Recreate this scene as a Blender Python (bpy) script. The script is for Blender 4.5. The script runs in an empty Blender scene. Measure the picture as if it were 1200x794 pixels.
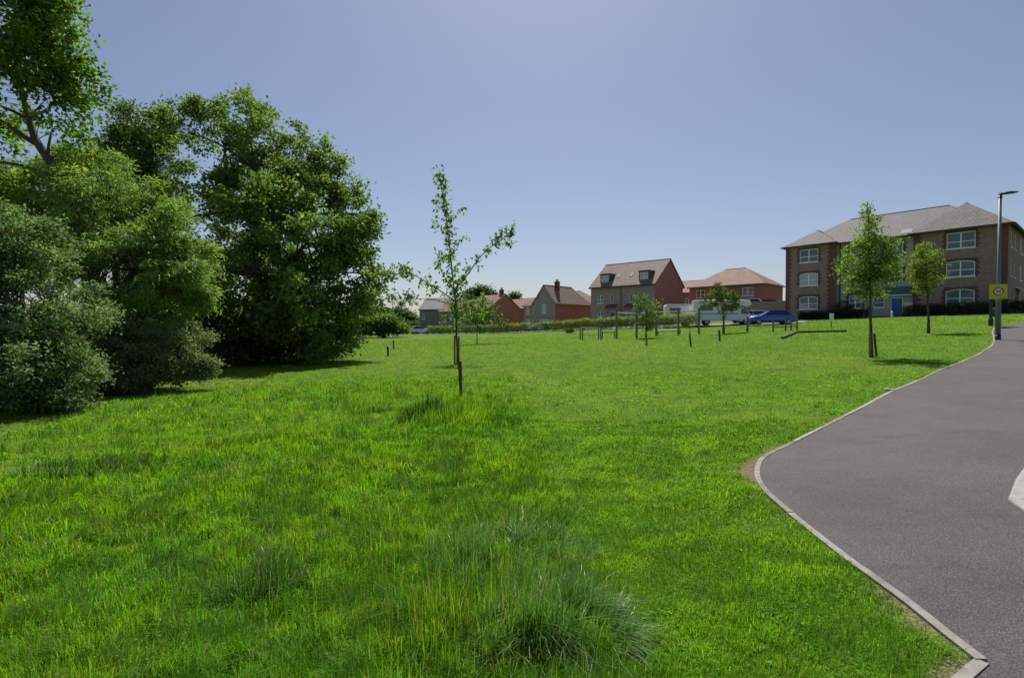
import bpy, math, random
import numpy as np
from mathutils import Vector, Matrix
rng = np.random.default_rng(7)
random.seed(7)
R = math.radians
sc = bpy.context.scene
COL = sc.collection

# ------------------------------------------------------------------ terrain and camera geometry
CZ, FPX, PITCH = 1.6, 600.0, math.atan(12/600.0)

def sp(x, w):
    x = np.asarray(x, float)
    return w*np.logaddexp(0, x/w)

def h(X, Y):
    X = np.asarray(X, float); Y = np.asarray(Y, float)
    Xp = sp(X, 1.2); Xp = 62 - sp(62-Xp, 5)
    Xn = sp(-X, 1.2); Xn = 25 - sp(25-Xn, 4)
    Ys = 85 - sp(85-Y, 4)
    Ys = np.maximum(Ys, -5)
    d = Ys-11.7; dp = np.maximum(d, 0)
    z = .052*Xp - .02*Xn + .0085*d + .00006*dp*dp + .00022*Xp*dp
    fade = np.exp(-(np.maximum(Y, 0)/45.0)**2)
    und = .018*np.sin(.83*X+.31*Y+1.0) + .014*np.sin(-.52*X+.77*Y+.4) + .010*np.sin(1.35*X+1.02*Y)
    return z + und*fade

def ray(px, py):
    a = (px-600)/FPX; b = -(py-397)/FPX
    c, s = math.cos(PITCH), math.sin(PITCH)
    return Vector((a, c + b*s, -s + b*c))

def at(px, py, D):
    r = ray(px, py); r = r*(D/r.y)
    return Vector((r.x, r.y, r.z+CZ))

def G(px, py, dmax=120.0):
    """first point of the terrain seen through a pixel"""
    r = ray(px, py); t = 1.0; prev = 1.0
    while t < dmax:
        if CZ + r.z*t < float(h(r.x*t, r.y*t)):
            lo, hi = prev, t
            for _ in range(30):
                m = .5*(lo+hi)
                if CZ + r.z*m < float(h(r.x*m, r.y*m)): hi = m
                else: lo = m
            return Vector((r.x*hi, r.y*hi, float(h(r.x*hi, r.y*hi))))
        prev = t; t *= 1.01
    return Vector((r.x*dmax, r.y*dmax, float(h(r.x*dmax, r.y*dmax))))

def on(px, D):
    r = ray(px, 385); X = r.x*D/r.y
    return Vector((X, D, float(h(X, D))))

# ------------------------------------------------------------------ materials
def mat(name):
    m = bpy.data.materials.new(name); m.use_nodes = True
    nt = m.node_tree; b = nt.nodes.get('Principled BSDF')
    return m, nt, b

def N(nt, typ, **kw):
    n = nt.nodes.new(typ)
    for k, v in kw.items():
        if k in n.inputs: n.inputs[k].default_value = v
        else: setattr(n, k, v)
    return n

def ramp(nt, src, stops):
    r = nt.nodes.new('ShaderNodeValToRGB'); e = r.color_ramp.elements
    while len(e) < len(stops): e.new(.5)
    for i, (p, c) in enumerate(stops):
        e[i].position = p; e[i].color = (*c, 1)
    nt.links.new(src, r.inputs[0]); return r.outputs[0]

def plain(name, c, rough=.6, metal=0, var=.12, scale=6, bump=0, spec=.5):
    m, nt, b = mat(name)
    tc = N(nt, 'ShaderNodeTexCoord'); no = N(nt, 'ShaderNodeTexNoise', Scale=scale, Detail=5.0)
    nt.links.new(tc.outputs['Object'], no.inputs['Vector'])
    lo = tuple(x*(1-var) for x in c); hi = tuple(min(1, x*(1+var)) for x in c)
    nt.links.new(ramp(nt, no.outputs[0], [(.3, lo), (.7, hi)]), b.inputs['Base Color'])
    b.inputs['Roughness'].default_value = rough; b.inputs['Metallic'].default_value = metal
    b.inputs['Specular IOR Level'].default_value = spec
    if bump:
        bp = N(nt, 'ShaderNodeBump', Strength=bump, Distance=.02)
        nt.links.new(no.outputs[0], bp.inputs['Height']); nt.links.new(bp.outputs[0], b.inputs['Normal'])
    return m

def brick(name, c1, c2, mortar, bw=.225, bh=.075, ms=.01, patch=.25):
    m, nt, b = mat(name)
    uv = N(nt, 'ShaderNodeUVMap')
    br = N(nt, 'ShaderNodeTexBrick', Scale=1.0)
    br.inputs['Brick Width'].default_value = bw; br.inputs['Row Height'].default_value = bh
    br.inputs['Mortar Size'].default_value = ms; br.inputs['Mortar Smooth'].default_value = .3
    br.inputs['Color1'].default_value = (*c1, 1); br.inputs['Color2'].default_value = (*c2, 1); br.inputs['Mortar'].default_value = (*mortar, 1)
    nt.links.new(uv.outputs[0], br.inputs['Vector'])
    no = N(nt, 'ShaderNodeTexNoise', Scale=2.3, Detail=8.0, Roughness=.75); nt.links.new(uv.outputs[0], no.inputs['Vector'])
    hs = N(nt, 'ShaderNodeHueSaturation'); nt.links.new(br.outputs[0], hs.inputs['Color'])
    mr = N(nt, 'ShaderNodeMapRange'); mr.inputs[1].default_value = .3; mr.inputs[2].default_value = .7
    mr.inputs[3].default_value = 1-patch; mr.inputs[4].default_value = 1+patch
    nt.links.new(no.outputs[0], mr.inputs[0]); nt.links.new(mr.outputs[0], hs.inputs['Value'])
    nt.links.new(hs.outputs[0], b.inputs['Base Color'])
    b.inputs['Roughness'].default_value = .9; b.inputs['Specular IOR Level'].default_value = .2
    bp = N(nt, 'ShaderNodeBump', Strength=.5, Distance=.01); nt.links.new(br.outputs['Fac'], bp.inputs['Height']); bp.invert = True
    nt.links.new(bp.outputs[0], b.inputs['Normal'])
    return m

def tiles(name, c1, c2, rough=.75, bw=.3, bh=.28):
    m, nt, b = mat(name)
    uv = N(nt, 'ShaderNodeUVMap')
    br = N(nt, 'ShaderNodeTexBrick', Scale=1.0)
    br.inputs['Brick Width'].default_value = bw; br.inputs['Row Height'].default_value = bh
    br.inputs['Mortar Size'].default_value = .018; br.inputs['Mortar Smooth'].default_value = .6
    br.inputs['Color1'].default_value = (*c1, 1); br.inputs['Color2'].default_value = (*c2, 1)
    br.inputs['Mortar'].default_value = (c1[0]*.45, c1[1]*.45, c1[2]*.45, 1)
    nt.links.new(uv.outputs[0], br.inputs['Vector'])
    no = N(nt, 'ShaderNodeTexNoise', Scale=.9, Detail=6.0, Roughness=.7); nt.links.new(uv.outputs[0], no.inputs['Vector'])
    hs = N(nt, 'ShaderNodeHueSaturation'); nt.links.new(br.outputs[0], hs.inputs['Color'])
    mr = N(nt, 'ShaderNodeMapRange'); mr.inputs[1].default_value = .3; mr.inputs[2].default_value = .7
    mr.inputs[3].default_value = .82; mr.inputs[4].default_value = 1.16
    nt.links.new(no.outputs[0], mr.inputs[0]); nt.links.new(mr.outputs[0], hs.inputs['Value'])
    nt.links.new(hs.outputs[0], b.inputs['Base Color'])
    b.inputs['Roughness'].default_value = rough; b.inputs['Specular IOR Level'].default_value = .35
    bp = N(nt, 'ShaderNodeBump', Strength=.7, Distance=.02); nt.links.new(br.outputs['Fac'], bp.inputs['Height']); bp.invert = True
    nt.links.new(bp.outputs[0], b.inputs['Normal'])
    return m

def leafmat(name, trans=.45, gloss=.09, rough=.42, tint=(1.0, 1.12, .45)):
    """leaf or blade: colour comes from the mesh attribute «tone» (the leaf's own colour)"""
    m = bpy.data.materials.new(name); m.use_nodes = True; nt = m.node_tree; nt.nodes.clear()
    out = N(nt, 'ShaderNodeOutputMaterial'); at_ = N(nt, 'ShaderNodeAttribute', attribute_name='tone')
    df = N(nt, 'ShaderNodeBsdfDiffuse'); tr = N(nt, 'ShaderNodeBsdfTranslucent'); gl = N(nt, 'ShaderNodeBsdfGlossy', Roughness=rough)
    gl.inputs['Color'].default_value = (1, 1, 1, 1)
    mx = N(nt, 'ShaderNodeMix', data_type='RGBA', blend_type='MULTIPLY'); mx.inputs[0].default_value = 1
    mx.inputs[7].default_value = (*[min(1.6, t*1.35) for t in tint], 1)
    nt.links.new(at_.outputs['Color'], mx.inputs[6])
    nt.links.new(at_.outputs['Color'], df.inputs[0]); nt.links.new(mx.outputs[2], tr.inputs[0])
    m1 = N(nt, 'ShaderNodeMixShader'); m1.inputs[0].default_value = trans
    nt.links.new(df.outputs[0], m1.inputs[1]); nt.links.new(tr.outputs[0], m1.inputs[2])
    m2 = N(nt, 'ShaderNodeMixShader'); m2.inputs[0].default_value = gloss
    nt.links.new(m1.outputs[0], m2.inputs[1]); nt.links.new(gl.outputs[0], m2.inputs[2])
    nt.links.new(m2.outputs[0], out.inputs[0])
    return m

M = {}
M['leaf'] = leafmat('leaf', .55, .03, .5)
M['leaf_gloss'] = leafmat('leaf_gloss', .48, .03, .55, (1.0, 1.12, .6))
M['blade'] = leafmat('grass_blade', .55, .006, .5, (1.15, 1.25, .35))
M['blade_blue'] = leafmat('tussock_blade', .5, .035, .4, (1.0, 1.08, .6))
M['bark'] = plain('bark', (.085, .066, .05), .9, var=.35, scale=14, bump=.6)
M['bark_pale'] = plain('pale_bark', (.15, .125, .1), .9, var=.35, scale=12, bump=.6)
M['stake'] = plain('stake_timber', (.24, .165, .10), .85, var=.3, scale=20, bump=.3)
M['dark_stake'] = plain('dark_stake_timber', (.085, .06, .042), .85, var=.3, scale=20, bump=.3)
M['timber'] = plain('weathered_timber', (.2, .175, .15), .85, var=.3, scale=20, bump=.3)
M['sleeper'] = plain('dark_sleeper', (.09, .065, .05), .9, var=.4, scale=10, bump=.4)
M['pale_rail'] = plain('pale_rail', (.55, .5, .45), .6, var=.1)
M['galv'] = plain('galvanised_steel', (.17, .18, .2), .5, .4, var=.12, scale=5)
M['darkmetal'] = plain('dark_painted_steel', (.02, .022, .028), .5, var=.2)
M['yellow'] = plain('yellow_sign_face', (.62, .56, .015), .45, var=.06)
M['signwhite'] = plain('sign_white', (.8, .8, .8), .45, var=.03)
M['signred'] = plain('sign_red', (.5, .02, .03), .45, var=.03)
M['signblack'] = plain('sign_black', (.015, .015, .018), .5, var=.03)
M['white'] = plain('white_frame_paint', (.9, .9, .9), .4, var=.04)
M['offwhite'] = plain('off_white_panel', (.85, .86, .86), .4, var=.06, scale=2)
M['concrete'] = plain('kerb_concrete', (.28, .262, .238), .9, var=.3, scale=9, bump=.4)
def kerbmat():
    m = M['concrete']; nt = m.node_tree; b = nt.nodes['Principled BSDF']; l = b.inputs['Base Color'].links[0].from_socket
    g = N(nt, 'ShaderNodeNewGeometry'); c = ramp(nt, g.outputs['Random Per Island'], [(0, (.72, .71, .69)), (.5, (1, 1, 1)), (1, (1.22, 1.2, 1.15))])
    x = N(nt, 'ShaderNodeMix', data_type='RGBA', blend_type='MULTIPLY'); x.inputs[0].default_value = 1
    nt.links.new(l, x.inputs[6]); nt.links.new(c, x.inputs[7]); nt.links.new(x.outputs[2], b.inputs['Base Color'])
kerbmat()
M['slabconc'] = plain('pale_slab', (.3, .29, .275), .9, var=.2, scale=14, bump=.2)
M['brown_brick'] = brick('brown_brick', (.275, .178, .155), (.355, .235, .205), (.31, .235, .212), .3, .11, .014, .22)
M['grey_brick'] = brick('grey_brick', (.33, .25, .228), (.42, .325, .295), (.37, .3, .28), .28, .1, .013, .25)
M['slate_brick'] = brick('slate_brick', (.24, .205, .205), (.30, .262, .262), (.27, .24, .24), .28, .1, .013, .22)
M['red_brick'] = brick('red_brick', (.36, .115, .108), (.43, .155, .14), (.38, .22, .2), .225, .075, .01, .16)
M['dark_red_brick'] = brick('dark_red_brick', (.155, .06, .052), (.2, .085, .07), (.17, .11, .10), .225, .075, .01, .2)
M['wall_brick'] = brick('garden_wall_brick', (.26, .2, .165), (.32, .25, .2), (.28, .23, .2), .225, .075, .01, .2)
M['render'] = plain('cream_render', (.5, .46, .38), .9, var=.07, scale=1.5)
M['red_tile'] = tiles('red_tile', (.23, .125, .095), (.30, .17, .13))
M['brown_tile'] = tiles('brown_tile', (.19, .13, .105), (.25, .175, .14))
M['grey_tile'] = tiles('grey_tile', (.128, .121, .118), (.172, .162, .157), .75, .33, .33)
M['slate_tile'] = tiles('slate_tile', (.15, .15, .16), (.21, .205, .215), .6)
M['lead'] = plain('lead_cladding', (.07, .08, .095), .5, var=.15)
M['fascia'] = plain('dark_fascia', (.05, .045, .045), .6, var=.1)
M['teal'] = plain('teal_panel', (.05, .12, .15), .5, var=.08)
M['door_blue'] = plain('blue_door', (.02, .13, .30), .4, var=.06)
M['solar'] = plain('rooflight_glass', (.4, .4, .4), .12, var=.02, spec=.9)
def glassmat(name, c, rough=.08):
    m, nt, b = mat(name); b.inputs['Base Color'].default_value = (*c, 1); b.inputs['Roughness'].default_value = rough
    b.inputs['Specular IOR Level'].default_value = .9
    no = N(nt, 'ShaderNodeTexNoise', Scale=.7); tc = N(nt, 'ShaderNodeTexCoord'); nt.links.new(tc.outputs['Object'], no.inputs['Vector'])
    bp = N(nt, 'ShaderNodeBump', Strength=.04, Distance=.2); nt.links.new(no.outputs[0], bp.inputs['Height']); nt.links.new(bp.outputs[0], b.inputs['Normal'])
    return m
M['glass'] = glassmat('window_glass', (.075, .105, .15))
M['glass_pale'] = glassmat('blind_glass', (.4, .44, .5), .15)
M['glass_car'] = glassmat('car_glass', (.012, .016, .02), .05)
M['tyre'] = plain('tyre_rubber', (.018, .018, .018), .8, var=.1)
M['rim'] = plain('wheel_rim', (.3, .31, .32), .35, .7, var=.05)
M['lamp_red'] = plain('tail_lamp', (.3, .01, .01), .25, var=.02)
M['lamp_clear'] = plain('head_lamp', (.6, .62, .65), .15, var=.02)
def paint(name, c):
    m, nt, b = mat(name); b.inputs['Base Color'].default_value = (*c, 1); b.inputs['Roughness'].default_value = .35
    b.inputs['Metallic'].default_value = .15
    b.inputs['Coat Weight'].default_value = .8; b.inputs['Coat Roughness'].default_value = .05
    return m
M['car_blue'] = paint('blue_car_paint', (.012, .11, .5))
M['car_navy'] = paint('navy_car_paint', (.02, .035, .07))
M['car_white'] = paint('white_car_paint', (.7, .71, .72))
M['car_black'] = paint('black_car_paint', (.012, .012, .014))
M['car_silver'] = paint('silver_car_paint', (.4, .41, .42))
M['van_white'] = plain('white_van_panel', (.84, .85, .87), .4, var=.04, scale=1)
M['stripe'] = plain('blue_grey_stripe', (.16, .17, .3), .4, var=.04)

# ------------------------------------------------------------------ mesh building helpers
def planar_uv(me):
    nv, nl, nf = len(me.vertices), len(me.loops), len(me.polygons)
    co = np.empty(nv*3, 'f'); me.vertices.foreach_get('co', co); co = co.reshape(-1, 3)
    no = np.empty(nf*3, 'f'); me.polygons.foreach_get('normal', no); no = no.reshape(-1, 3)
    lv = np.empty(nl, 'i'); me.loops.foreach_get('vertex_index', lv)
    lt = np.empty(nf, 'i'); me.polygons.foreach_get('loop_total', lt)
    fi = np.repeat(np.arange(nf), lt)
    t = np.stack([-no[:, 1], no[:, 0], np.zeros(nf)], 1); l = np.linalg.norm(t, axis=1, keepdims=True)
    flat = l[:, 0] < .05
    t = np.where(l > .05, t/np.maximum(l, 1e-6), np.array([[1., 0, 0]]))
    b = np.cross(no, t); b[flat] = (0, 1, 0)
    p = co[lv]; uv = np.stack([(p*t[fi]).sum(1), (p*b[fi]).sum(1)], 1).astype('f')
    lay = me.uv_layers.new(name='UVMap'); lay.data.foreach_set('uv', uv.ravel())

class MB:
    def __init__(s): s.v = []; s.f = []; s.m = []
    def add(s, vs, fs, mi=0):
        o = len(s.v); s.v += [tuple(v) for v in vs]; s.f += [tuple(i+o for i in f) for f in fs]; s.m += [mi]*len(fs); return s
    def quad(s, a, b, c, d, mi=0): return s.add([a, b, c, d], [(0, 1, 2, 3)], mi)
    def box(s, x0, y0, z0, x1, y1, z1, mi=0):
        x0, x1 = sorted((x0, x1)); y0, y1 = sorted((y0, y1)); z0, z1 = sorted((z0, z1))
        return s.add([(x0, y0, z0), (x1, y0, z0), (x1, y1, z0), (x0, y1, z0), (x0, y0, z1), (x1, y0, z1), (x1, y1, z1), (x0, y1, z1)],
                     [(0, 3, 2, 1), (4, 5, 6, 7), (0, 1, 5, 4), (1, 2, 6, 5), (2, 3, 7, 6), (3, 0, 4, 7)], mi)
    def slab(s, poly, t, mi=0):
        n = len(poly); top = [tuple(p) for p in poly]; bot = [(p[0], p[1], p[2]-t) for p in poly]
        fs = [tuple(range(n)), tuple(range(2*n-1, n-1, -1))] + [(i, i+n, (i+1) % n+n, (i+1) % n) for i in range(n)]
        return s.add(top+bot, fs, mi)
    def prism(s, poly2, y0, y1, mi=0):
        """polygon in x,z (counter-clockwise seen from -y) extruded along y"""
        n = len(poly2); a = [(p[0], y0, p[1]) for p in poly2]; b = [(p[0], y1, p[1]) for p in poly2]
        fs = [tuple(range(n)), tuple(range(2*n-1, n-1, -1))] + [(i, i+n, (i+1) % n+n, (i+1) % n) for i in range(n)]
        return s.add(a+b, fs, mi)
    def tube(s, pts, rad, sides=8, mi=0, cap=True):
        pts = [Vector(p) for p in pts]; n = len(pts)
        if not hasattr(rad, '__len__'): rad = [rad]*n
        vs = []; ref = Vector((.31, .17, .93))
        for i, p in enumerate(pts):
            d = (pts[min(i+1, n-1)]-pts[max(i-1, 0)]).normalized()
            if abs(d.dot(ref)) > .98: ref = Vector((1, .1, 0))
            u = d.cross(ref).normalized(); w = d.cross(u)
            for k in range(sides):
                a = 2*math.pi*k/sides; vs.append(p+(u*math.cos(a)+w*math.sin(a))*rad[i])
        fs = []
        for i in range(n-1):
            for k in range(sides):
                k2 = (k+1) % sides; fs.append((i*sides+k, i*sides+k2, (i+1)*sides+k2, (i+1)*sides+k))
        if cap: fs += [tuple(range(sides-1, -1, -1)), tuple((n-1)*sides+k for k in range(sides))]
        return s.add(vs, fs, mi)
    def build(s, name, mats, parent=None, smooth=False, uv=True, bevel=0):
        me = bpy.data.meshes.new(name); me.from_pydata(s.v, [], s.f); me.update()
        if not isinstance(mats, (list, tuple)): mats = [mats]
        for m in mats: me.materials.append(M[m] if isinstance(m, str) else m)
        if len(mats) > 1: me.polygons.foreach_set('material_index', s.m)
        if smooth: me.polygons.foreach_set('use_smooth', [True]*len(me.polygons))
        if uv: planar_uv(me)
        o = bpy.data.objects.new(name, me); COL.objects.link(o)
        if parent: o.parent = parent
        if bevel:
            bv = o.modifiers.new('bevel', 'BEVEL'); bv.width = bevel; bv.segments = 2; bv.limit_method = 'ANGLE'
        return o

def tag(o, label=None, cat=None, group=None, kind=None):
    if label: o['label'] = label
    if cat: o['category'] = cat
    if group: o['group'] = group
    if kind: o['kind'] = kind
    return o

def empty(name, loc, label, cat, rz=0, group=None):
    o = bpy.data.objects.new(name, None); COL.objects.link(o); o.location = loc; o.rotation_euler = (0, 0, rz)
    o.empty_display_size = .3
    return tag(o, label, cat, group)

def copy_thing(o, loc, rz=None, label=None):
    def cp(x, parent):
        c = x.copy(); COL.objects.link(c)
        if parent: c.parent = parent
        for k in kids.get(x.name, []): cp(k, c)
        return c
    kids = {}
    for x in bpy.data.objects:
        if x.parent: kids.setdefault(x.parent.name, []).append(x)
    c = cp(o, None); c.location = loc
    if rz is not None: c.rotation_euler = (0, 0, rz)
    if label: c['label'] = label
    return c

def np_mesh(name, V, tris, material, tone=None, parent=None):
    """fast triangle mesh; tone = one colour per vertex"""
    me = bpy.data.meshes.new(name)
    nv, nt = len(V), len(tris)
    me.vertices.add(nv); me.vertices.foreach_set('co', np.ascontiguousarray(V, 'f').ravel())
    me.loops.add(nt*3); me.loops.foreach_set('vertex_index', np.ascontiguousarray(tris, 'i').ravel())
    me.polygons.add(nt); me.polygons.foreach_set('loop_start', np.arange(0, nt*3, 3, dtype='i'))
    me.update(calc_edges=True)
    if tone is not None:
        a = me.attributes.new('tone', 'FLOAT_COLOR', 'POINT')
        c = np.ones((nv, 4), 'f'); c[:, :3] = tone; a.data.foreach_set('color', c.ravel())
    me.materials.append(M[material] if isinstance(material, str) else material)
    o = bpy.data.objects.new(name, me); COL.objects.link(o)
    if parent: o.parent = parent
    return o

def unit(a): return a/np.maximum(np.linalg.norm(a, axis=-1, keepdims=True), 1e-9)

# ------------------------------------------------------------------ foliage
def leaves(name, C, A, L, W, tone, material, parent, fold=.25, up=.6):
    """one folded four-cornered leaf at each centre C along axis A"""
    n = len(C); A = unit(A)
    nrm = unit(rng.normal(size=(n, 3)) + np.array([0, 0, up*1.6]))
    S = unit(np.cross(A, nrm)); Nn = np.cross(S, A)
    L = np.broadcast_to(L, n)[:, None]*rng.uniform(.7, 1.25, (n, 1)); W = np.broadcast_to(W, n)[:, None]*rng.uniform(.75, 1.2, (n, 1))
    v = np.empty((n, 4, 3))
    v[:, 0] = C - A*L*.5; v[:, 2] = C + A*L*.5 - Nn*L*.08
    v[:, 1] = C - A*L*.05 + S*W*.5 + Nn*W*fold; v[:, 3] = C - A*L*.05 - S*W*.5 + Nn*W*fold
    i = np.arange(n)[:, None]*4
    t = np.concatenate([i+np.array([[0, 1, 2]]), i+np.array([[0, 2, 3]])], 0)
    tn = np.repeat(tone, 4, axis=0)
    return np_mesh(name, v.reshape(-1, 3), t, material, tn, parent)

def tones(n, base, var=.25, yellow=.15, clump=None, nclump=1):
    base = np.array(base)
    k = np.exp(rng.normal(0, var*.6, (n, 1)))
    y = rng.normal(0, yellow, (n, 1))
    c = base*k*np.concatenate([1+y, 1+.3*y, 1-.5*np.abs(y)], 1)
    if clump is not None:
        ck = np.exp(rng.normal(0, var*.6, (nclump, 1))); cy = rng.normal(0, yellow*.8, (nclump, 1))
        c = c*(ck*np.concatenate([1+cy, 1+.3*cy, 1+0*cy], 1))[clump]
    return np.clip(c, .003, .5)

def bez(a, b, bulge, n=6):
    a, b = Vector(a), Vector(b); m = (a+b)/2+Vector(bulge)
    return [a*(1-t)**2 + m*2*t*(1-t) + b*t*t for t in [i/(n-1) for i in range(n)]]

def tree(name, label, cat, trunk, trunk_r, lobes, clumps, per, clump_r, leaf, base_tone, material='leaf', bark='bark',
         droop=0.0, group=None, flat=.65, shell=.45, up=.6, var=.3, yellow=.15, limb_r=.3, twigs=True, ground=None, sub=0, reach=1.05):
    """trunk: world points from the base up; lobes: (centre, (rx,ry,rz)); leaf: (length, width)"""
    base = Vector(trunk[0]); root = empty(name, base, label, cat, group=group)
    tb = MB(); tr = [Vector(p)-base for p in trunk]
    n = len(tr); rr = [trunk_r*(1-.75*i/(n-1)) for i in range(n)]; rr[0] *= 1.25
    tb.tube(tr, rr, 9)
    def rad3(q): return np.array(q if hasattr(q, '__len__') else (q,)*3, float)
    w = np.array([max(rad3(l[1]))**2 for l in lobes]); w = w/w.sum()
    Cs, As, cl = [], [], []; nc = 0; bigT = []
    for (c, rad), wi in zip(lobes, w):
        c = Vector(c)-base; rad = rad3(rad)
        # limb to this lobe from the trunk, leaving it lower than the lobe
        j = min(range(n), key=lambda i: (tr[i]-c).length + max(0, tr[i].z-c.z+.35*rad[2])*2.0)
        limb = bez(tr[j], c, (0, 0, (c-tr[j]).length*.12), 6)
        r0 = max(.012, min(rr[j]*.75, limb_r*rr[0]*(max(rad)/max(max(l[1]) if hasattr(l[1], '__len__') else l[1] for l in lobes))))
        if (limb[-1]-limb[0]).length > .05: tb.tube(limb, [r0*(1-.72*i/5) for i in range(6)], 6)
        k = max(3, int(clumps*wi)); d = unit(rng.normal(size=(k, 3)))
        if sub:
            # the lobe is a cluster of smaller leafy masses with gaps between them
            ns = max(4, int(sub)); sd_ = unit(rng.normal(size=(ns, 3))+np.array([0, 0, .15])); sc_ = np.array(c)+sd_*rng.uniform(.5, reach, (ns, 1))*rad
            sr_ = rng.uniform(.2, .48, (ns, 1)); pick = rng.integers(0, ns, k); d = unit(d+np.array([0, 0, .35]))
            fr = shell+(1-shell)*rng.random((k, 1))**.6
            P = sc_[pick]+d*fr*rad*sr_[pick]
        else:
            fr = shell+(1-shell)*rng.random((k, 1))**.6
            P = np.array(c)+d*fr*rad
        if ground is not None:
            gz = h(P[:, 0]+base.x, P[:, 1]+base.y)-base.z+ground
            P = P[P[:, 2] > gz]; k = len(P)
        if k == 0: continue
        out = unit(P-np.array(c))
        if twigs:
            for p in P[::(1 if twigs is True else twigs)]:
                q = min(limb[2:], key=lambda a: (a-Vector(p)).length)
                tb.tube([q, (q+Vector(p))/2+Vector((0, 0, .06*max(rad))), p], [max(.006, r0*.22), max(.005, r0*.14), .004], 4, cap=False)
        m = k*per; idx = np.repeat(np.arange(k), per)
        sz = np.repeat(rng.uniform(.65, 1.3, (k, 1)), per, 0)
        off = rng.normal(size=(m, 3))*clump_r*np.array([1, 1, flat])*sz
        off[:, 2] -= droop*np.hypot(off[:, 0], off[:, 1])
        Cs.append(P[idx]+off)
        As.append(unit(off)*.6+out[idx]*.5+rng.normal(size=(m, 3))*.6+np.array([0, 0, -droop*1.3]))
        cl.append(idx+nc); nc += k
    C = np.concatenate(Cs); A = np.concatenate(As); cl = np.concatenate(cl)
    if ground is not None:
        ok = C[:, 2] > h(C[:, 0]+base.x, C[:, 1]+base.y)-base.z+.03
        C, A, cl = C[ok], A[ok], cl[ok]
    tb.build('trunk', bark, root, smooth=True, uv=False)
    leaves('crown', C, A, leaf[0], leaf[1], tones(len(C), base_tone, var, yellow, cl, nc), material, root, up=up)
    return root

def lobe(px, py, D, rpx, sy=1.0, sd=1.0):
    r = rpx*D/FPX
    return (at(px, py, D), (r, r*sd, r*sy))

# ------------------------------------------------------------------ world, sun, camera
SUN_EL, SUN_AZ = R(57), R(4)
w = bpy.data.worlds.new('World'); sc.world = w; w.use_nodes = True
nt = w.node_tree; bg = nt.nodes['Background']
sky = nt.nodes.new('ShaderNodeTexSky'); sky.sky_type = 'NISHITA'; sky.sun_disc = False
sky.sun_elevation = SUN_EL; sky.sun_rotation = SUN_AZ; sky.altitude = 50
sky.air_density = 1.0; sky.dust_density = 1.0; sky.ozone_density = 2.5
hs = nt.nodes.new('ShaderNodeHueSaturation'); hs.inputs['Saturation'].default_value = .91; nt.links.new(sky.outputs[0], hs.inputs['Color'])
tn = nt.nodes.new('ShaderNodeMix'); tn.data_type = 'RGBA'; tn.blend_type = 'MULTIPLY'; tn.inputs[0].default_value = 1; tn.inputs[7].default_value = (.952, .918, .955, 1)
nt.links.new(hs.outputs[0], tn.inputs[6]); nt.links.new(tn.outputs[2], bg.inputs[0]); bg.inputs[1].default_value = .072
sl = bpy.data.lights.new('sun', 'SUN'); sl.energy = 4.3; sl.angle = R(.53); sl.color = (1, .95, .86)
so = bpy.data.objects.new('sun', sl); COL.objects.link(so)
sd = Vector((math.sin(SUN_AZ)*math.cos(SUN_EL), math.cos(SUN_AZ)*math.cos(SUN_EL), math.sin(SUN_EL)))
so.rotation_euler = (-sd).to_track_quat('-Z', 'Y').to_euler(); so.location = (0, 0, 60)
cam = bpy.data.cameras.new('camera'); co = bpy.data.objects.new('camera', cam); COL.objects.link(co)
cam.sensor_width = 36; cam.lens = 18; cam.clip_start = .05; cam.clip_end = 3000
co.location = (0, 0, CZ); co.rotation_euler = (R(90)-PITCH, 0, 0); sc.camera = co
vs = sc.view_settings; vs.view_transform = 'Standard'; vs.look = 'None'; vs.exposure = .35; vs.gamma = 1
sc.cycles.max_bounces = 8; sc.cycles.diffuse_bounces = 3; sc.cycles.transmission_bounces = 4; sc.cycles.transparent_max_bounces = 4
sc.cycles.use_denoising = True
sc.cycles.sample_clamp_indirect = 6

# ------------------------------------------------------------------ path outline
KP = [(1040, 880), (1095, 825), (1130, 794), (1151, 776), (1110, 744), (1060, 704), (1000, 660), (950, 621), (915, 592), (896, 574), (888, 560), (888, 548),
      (893, 538), (905, 530), (930, 518), (985, 490), (1040, 461), (1090, 439), (1125, 425), (1150, 413), (1162, 405), (1165, 397),
      (1163, 390), (1165, 385), (1176, 381), (1200, 377)]
KW = [G(*p) for p in KP]
KW = [Vector((KW[0].x-.5, KW[0].y-.8, 0))] + KW + [KW[-1]+Vector((6, 1.2, 0)), KW[-1]+Vector((30, 4, 0))]
# make strictly increasing in depth
for i in range(1, len(KW)):
    if KW[i].y <= KW[i-1].y+.01: KW[i].y = KW[i-1].y+.01
def smooth_line(P, n):
    """Catmull-Rom through the points, kept rising in y"""
    out = []
    for i in range(len(P)-1):
        p0, p1, p2, p3 = P[max(i-1, 0)], P[i], P[i+1], P[min(i+2, len(P)-1)]
        corner = i in (3, 4)
        for k in range(n):
            t = k/n
            if corner: q = p1.lerp(p2, t)
            else: q = .5*((2*p1)+(p2-p0)*t+(2*p0-5*p1+4*p2-p3)*t*t+(3*p1-p0-3*p2+p3)*t**3)
            out.append(Vector((q.x, q.y, 0)))
    out.append(P[-1].copy())
    for i in range(1, len(out)):
        if out[i].y <= out[i-1].y+.004: out[i].y = out[i-1].y+.004
    return out
KL = smooth_line(KW, 8)
KY = np.array([p.y for p in KL]); KX = np.array([p.x for p in KL])
def path_x(Y): return np.interp(Y, KY, KX, left=KX[0]-3, right=1e6)
def on_path(X, Y, margin=0.0):
    return (X > path_x(Y)-margin) & (Y > KY[0]) & (Y < KY[-1])
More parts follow.
